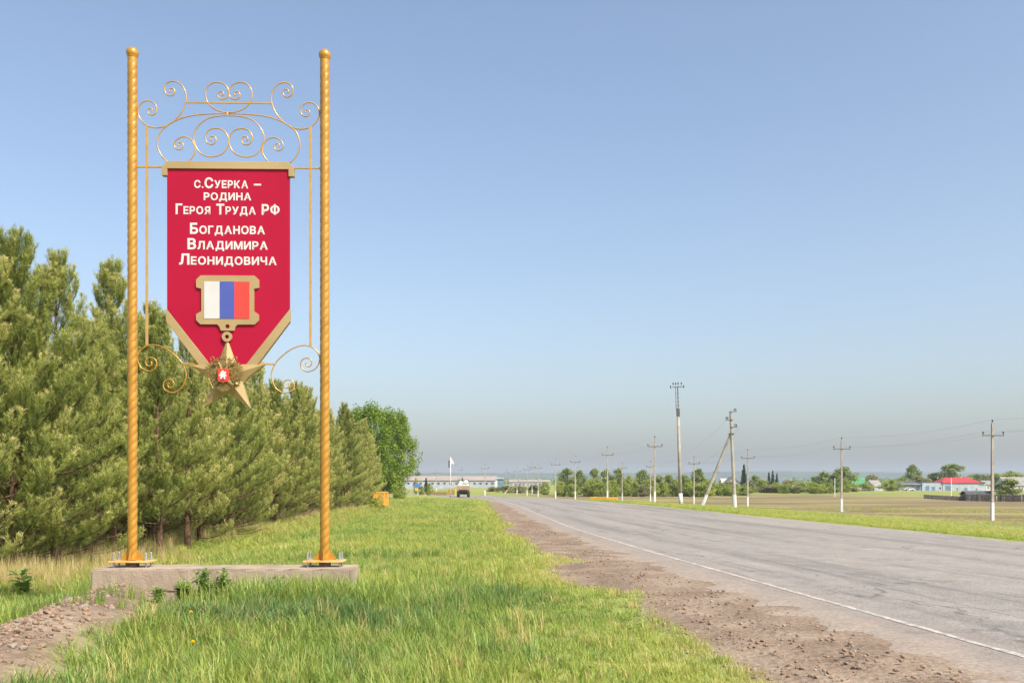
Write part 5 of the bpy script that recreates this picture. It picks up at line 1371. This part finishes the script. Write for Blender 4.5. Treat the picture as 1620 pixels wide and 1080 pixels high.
for (y0, y1, x0, x1, dn, s0) in ((6.6, 12, -7.5, 4.2, 230, 0.95), (12, 22, -12, 2.6, 135, 1.05), (22, 40, -13, 1.2, 60, 1.25), (40, 70, -14, 0.2, 26, 1.5), (70, 150, -18, -1.5, 9, 1.9)):
    x, y = meadow(y0, y1, x0, x1, dn, s0, 1)
    sm = soil_mask(x, y); d = road_left(y) - x; sm = np.maximum(sm, 0.55 * sstep(1.5, 0.0, d - 2.6) * (0.4 + 1.2 * fbm(x, y, 0.6, 107)) * (y < 40))
    ok = (g.random(len(x)) > sm * 1.25 - 0.05 * g.random(len(x))) & (d > 1.75) & ~in_foot(x, y); 
    rr_ = x - ridge_x(y)
    ok &= ~((rr_ > -0.15) & (rr_ < 1.5 + (fbm(x, y, 0.8, 101) - .5) * 2.0) & (y < 13.2) & (g.random(len(x)) < 0.93 - 0.35 * sstep(0.3, 1.6, rr_)))
    ok &= ~((x > -6.1) & (x < -3.5 + (fbm(x, y, 0.7, 103) - .5) * 1.2) & (y > 11.3 + (fbm(x, y, 0.6, 104) - .5) * 1.2) & (y < 13.3) & (g.random(len(x)) < 0.86))
    x, y, d = x[ok], y[ok], d[ok]
    tm = tall_map(x, y); r = g.random(len(x))
    ty = np.where(r < tm * 0.20, 2, np.where(r < 0.22 + 0.5 * tm, 1, 0))
    left_low = (x < -6.0) & (y < 24); ty = np.where(left_low & (g.random(len(x)) < 0.55), 1, ty)
    ty = np.where((y > 22) & (g.random(len(x)) < 0.35), 1, ty)
    patch = fbm(x, y, 2.6, 85); p2 = fbm(x, y, 0.7, 87)
    blue = sstep(0.52, 0.66, fbm(x, y, 1.8, 89)) * tm
    tint = 0.46 + (patch - 0.5) * 0.62 + (p2 - 0.5) * 0.42 + g.normal(0, 0.085, len(x)) - 0.26 * blue
    tint = tint - 0.09 * sstep(0.5, -2.0, x) * sstep(16, 12, y)
    near_soil = sstep(1.6, 0.0, d - 2.7); tint = tint + 0.17 * near_soil + 0.07 * (ty == 0)
    tint = np.where(g.random(len(x)) < 0.09, 0.88, tint)
    k = (g.random(len(x)) < 0.035) & (y < 24); put(x[k], y[k], g.uniform(0.6, 1.3, k.sum()), 4, g.normal(0.26, 0.08, k.sum()))
    k = (g.random(len(x)) < 0.022) & (y < 30); put(x[k], y[k], g.uniform(0.35, 0.75, k.sum()), 3, g.normal(0.82, 0.1, k.sum()))
    for t in (0, 1, 2):
        k = ty == t; put(x[k], y[k], s0 * g.uniform(0.75, 1.25, k.sum()) * (1 + 0.5 * tm[k] * (t == 1)), t, tint[k])
# tufts at the foot of the footing, denser towards its far end
x = g.uniform(-4.3, -1.6, 420); y = g.uniform(11.7, 13.02, 420); k = g.random(420) < sstep(-4.6, -2.6, x) * 0.9 + 0.10; x, y = x[k], y[k]
put(x, y, g.uniform(0.9, 1.45, len(x)), 2, g.normal(0.38, 0.12, len(x)))
x = g.uniform(-5.6, -3.9, 60); y = g.uniform(10.6, 12.4, 60); put(x, y, g.uniform(0.5, 0.9, 60), 2, g.normal(0.34, 0.1, 60))
# roadside strip on the far side of the road
for (y0, y1, w, dn, s0, tt) in ((24, 60, 7, 36, 1.0, 0.66), (60, 130, 9, 12, 1.5, 0.62)):
    n = int((y1 - y0) * w * dn); y = g.uniform(y0, y1, n); x = road_right(y) - 0.1 + w * g.random(n) ** 1.4
    k = visible(x, y); x, y = x[k], y[k]
    put(x, y, s0 * g.uniform(0.45, 1.25, len(x)), 1, tt + (fbm(x, y, 3, 95) - .5) * .4 + g.normal(0, .07, len(x)))
# rough grass of the field
n = 9000; y = g.uniform(35, 130, n); x = road_right(y) + 6 + 45 * g.random(n); k = visible(x, y) & (fbm(x * .3, y * 1.4, 9, 97) > 0.5); x, y = x[k], y[k]
put(x, y, 2.1 * g.uniform(0.7, 1.3, len(x)), 0, 0.66 + g.normal(0, .12, len(x)))
# dry straw under and in front of the pines
n = 3600; y = 18.5 + 69.5 * g.random(n) ** 1.5; x = np.interp(y, [18, 30, 45, 85], [-9.9, -9.6, -10.6, -12.2]) + g.normal(-0.5, 0.75, n)
k = (y < 27) & (x < -8.6) | (fbm(x, y, 3.0, 109) > 0.52); x, y = x[k], y[k]; n = len(x)
put(x, y, g.uniform(0.45, 1.15, n) * np.interp(y, [18, 80], [1.0, 1.4]), 3, g.normal(0.95, 0.07, n))
n = 2600; y = g.uniform(18.0, 88, n); x = np.interp(y, [18, 30, 45, 85], [-9.4, -9.2, -10.2, -11.8]) + g.normal(0.2, 0.7, n)
put(x, y, g.uniform(0.9, 1.7, n) * np.interp(y, [18, 80], [1.0, 2.0]), 1, g.normal(0.66, 0.12, n))
scatter('grass', np.concatenate(Xs), np.concatenate(Ys), np.concatenate(Ss), np.concatenate(Is), np.concatenate(Ts), SRC, 'rough spring grass and dry straw over the verge')

# clods and pebbles
rocks = [rock_mesh('clod', 700 + k, 'stone') for k in range(4)] + [rock_mesh('pebble', 710 + k, 'pebble') for k in range(3)]
n = 5800; y = 7 + 40 * g.random(n) ** 1.7; d = np.abs(g.normal(2.0, 0.65, n)); x = road_left(y) - d
k = (fbm(x, y, 1.5, 99) > 0.42) & (d > 0.9) & (d < 3.4); x, y = x[k], y[k]
s = 0.010 + 0.055 * g.random(len(x)) ** 4.0
x2 = np.concatenate([ridge_x(yy) + g.uniform(-0.1, 0.75, len(yy)) for yy in [g.uniform(7.6, 13.0, 1500)]]); y2 = g.uniform(7.6, 13.0, 1500); x2 = ridge_x(y2) + np.abs(g.normal(0.0, 0.45, 1500)) - 0.1
s2 = 0.02 + 0.075 * g.random(1500) ** 2.4
x3 = g.uniform(-5.8, -3.6, 350); y3 = g.uniform(12.2, 13.05, 350); s3 = 0.012 + 0.05 * g.random(350) ** 2.5
XX, YY, SS = np.concatenate([x, x2, x3]), np.concatenate([y, y2, y3]), np.concatenate([s, s2, s3])
scatter('soil_clods', XX, YY, SS, np.where(g.random(len(XX)) < 0.82, g.integers(0, 4, len(XX)), g.integers(4, 7, len(XX))), g.random(len(XX)), rocks, 'crumbled clods and pebbles of bare soil', 0.0,
        ground_z(XX, YY) + SS * 0.12 + np.where(road_left(YY) - XX < 1.6, 0.03, 0))

# ------------------------------------------------------------------ single weeds and dandelions
def weed(x, y, h, nst, seed, label, leafw=0.03, group='leafy weeds by the footing', broad=False):
    rr = random.Random(seed); root = empty('leafy_weed', (x, y, gz(x, y) - 0.01)); st = MB(); V, Fc, T = [], [], []
    for s in range(nst):
        a = rr.uniform(0, 6.28); ln = rr.uniform(.05, .45); hh = h * rr.uniform(.55, 1.0)
        pts_ = [Vector((math.cos(a) * ln * hh * t ** 1.6 + rr.uniform(-.01, .01), math.sin(a) * ln * hh * t ** 1.6, hh * t)) for t in (0, .25, .5, .75, 1)]
        st.tube(pts_, [0.004, .004, .003, .003, .002], 4, False)
        nl = 16 if not broad else 5
        for q in range(nl):
            t = rr.uniform(0.12 if not broad else 0.0, 1); i = min(3, int(t * 4)); p = pts_[i].lerp(pts_[i + 1], t * 4 - i)
            b = rr.uniform(0, 6.28); L = leafw * rr.uniform(1.4, 3.0); w = leafw * rr.uniform(.5, .9); up = rr.uniform(-.1, .8)
            d = Vector((math.cos(b), math.sin(b), up)).normalized(); sd = d.cross(Vector((0, 0, 1))).normalized()
            k = len(V); m_ = p + d * L * .5 + Vector((0, 0, .012))
            V += [tuple(p), tuple(m_ - sd * w), tuple(p + d * L - Vector((0, 0, .01))), tuple(m_ + sd * w)]; Fc.append((k, k + 1, k + 2, k + 3)); T.append(rr.random())
    st.build('stem', M['stem'], root); me = np_mesh('leaves', V, Fc, {'col': ('FACE', T)}); link('leaves', me, M['weed'], root)
    tag(root, label, 'weed', group)
for i, (px, Y, h, ns, lab) in enumerate(((322, 12.3, .48, 30, 'leafy weed in the middle of the bare soil before the footing'), (290, 12.0, .34, 20, 'smaller leafy weed on the bare soil bank below the footing'), (350, 12.3, .50, 16, 'tall thin leafy weed before the middle of the footing'), (250, 11.9, .24, 9, 'low straggling weed on the soil near the end of the footing'), (440, 12.6, .36, 13, 'weed at the edge of the tall grass before the footing'), (395, 12.2, .2, 9, 'small weed between the bare soil and the tall grass'))):
    weed((px - CX) / F * Y, Y, h, ns, 900 + i, lab)
weed((36 - CX) / F * 17.6, 17.6, .55, 16, 950, 'broad leaved dock plant in the grass before the nearest pine', .085, None, True)
def dandelion(px, py, seed, label):
    Y = EYE * F / (py - HY); x = (px - CX) / F * Y; z = gz(x, Y); rr = random.Random(seed)
    root = empty('dandelion', (x, Y, z)); tag(root, label, 'flower')
    h = 0.23; MB().tube([(0, 0, 0), (0.01, 0, h / 2), (0.012, 0, h)], 0.003, 5).build('stem', M['stem'], root)
    V, Fc = [], []
    for q in range(44):
        a = q * 2.4; ring = q / 44; el = R(75 - 75 * ring); L = 0.030; w = .0045; d = Vector((math.cos(a) * math.cos(el), math.sin(a) * math.cos(el), math.sin(el))); sd = d.cross(Vector((.1, .2, 1))).normalized()
        p = Vector((0.012, 0, h)); k = len(V); V += [tuple(p - sd * w), tuple(p + sd * w), tuple(p + d * L + sd * w), tuple(p + d * L - sd * w)]; Fc.append((k, k + 1, k + 2, k + 3))
    link('flower_head', np_mesh('flower_head', V, Fc), M['dandelion'], root)
dandelion(821, 946, 1, 'single yellow dandelion in the short grass near the road shoulder')
dandelion(303, 1048, 2, 'yellow dandelion low in the grass by the soil bank')
dandelion(657, 874, 3, 'yellow dandelion in the grass beyond the right golden post')
dandelion(300, 1012, 4, 'yellow dandelion beside the weeds on the soil bank')

# ------------------------------------------------------------------ haze
def haze():
    o = MB().box((450, 2200, 50), (11400, 6300, 124)).build('haze', None, None)
    o.location = (0, 0, 0); tag(o, 'thin pale summer haze over the plain', None, None, 'stuff')
    m = bpy.data.materials.new('haze'); m.use_nodes = True; nt = m.node_tree; nt.nodes.clear()
    v = nt.nodes.new('ShaderNodeVolumePrincipled'); v.inputs['Color'].default_value = rgb(0.74, 0.86, 1.0); v.inputs['Density'].default_value = 0.00015; v.inputs['Anisotropy'].default_value = 0.0
    out = nt.nodes.new('ShaderNodeOutputMaterial'); nt.links.new(v.outputs[0], out.inputs['Volume']); o.data.materials.append(m)
haze()
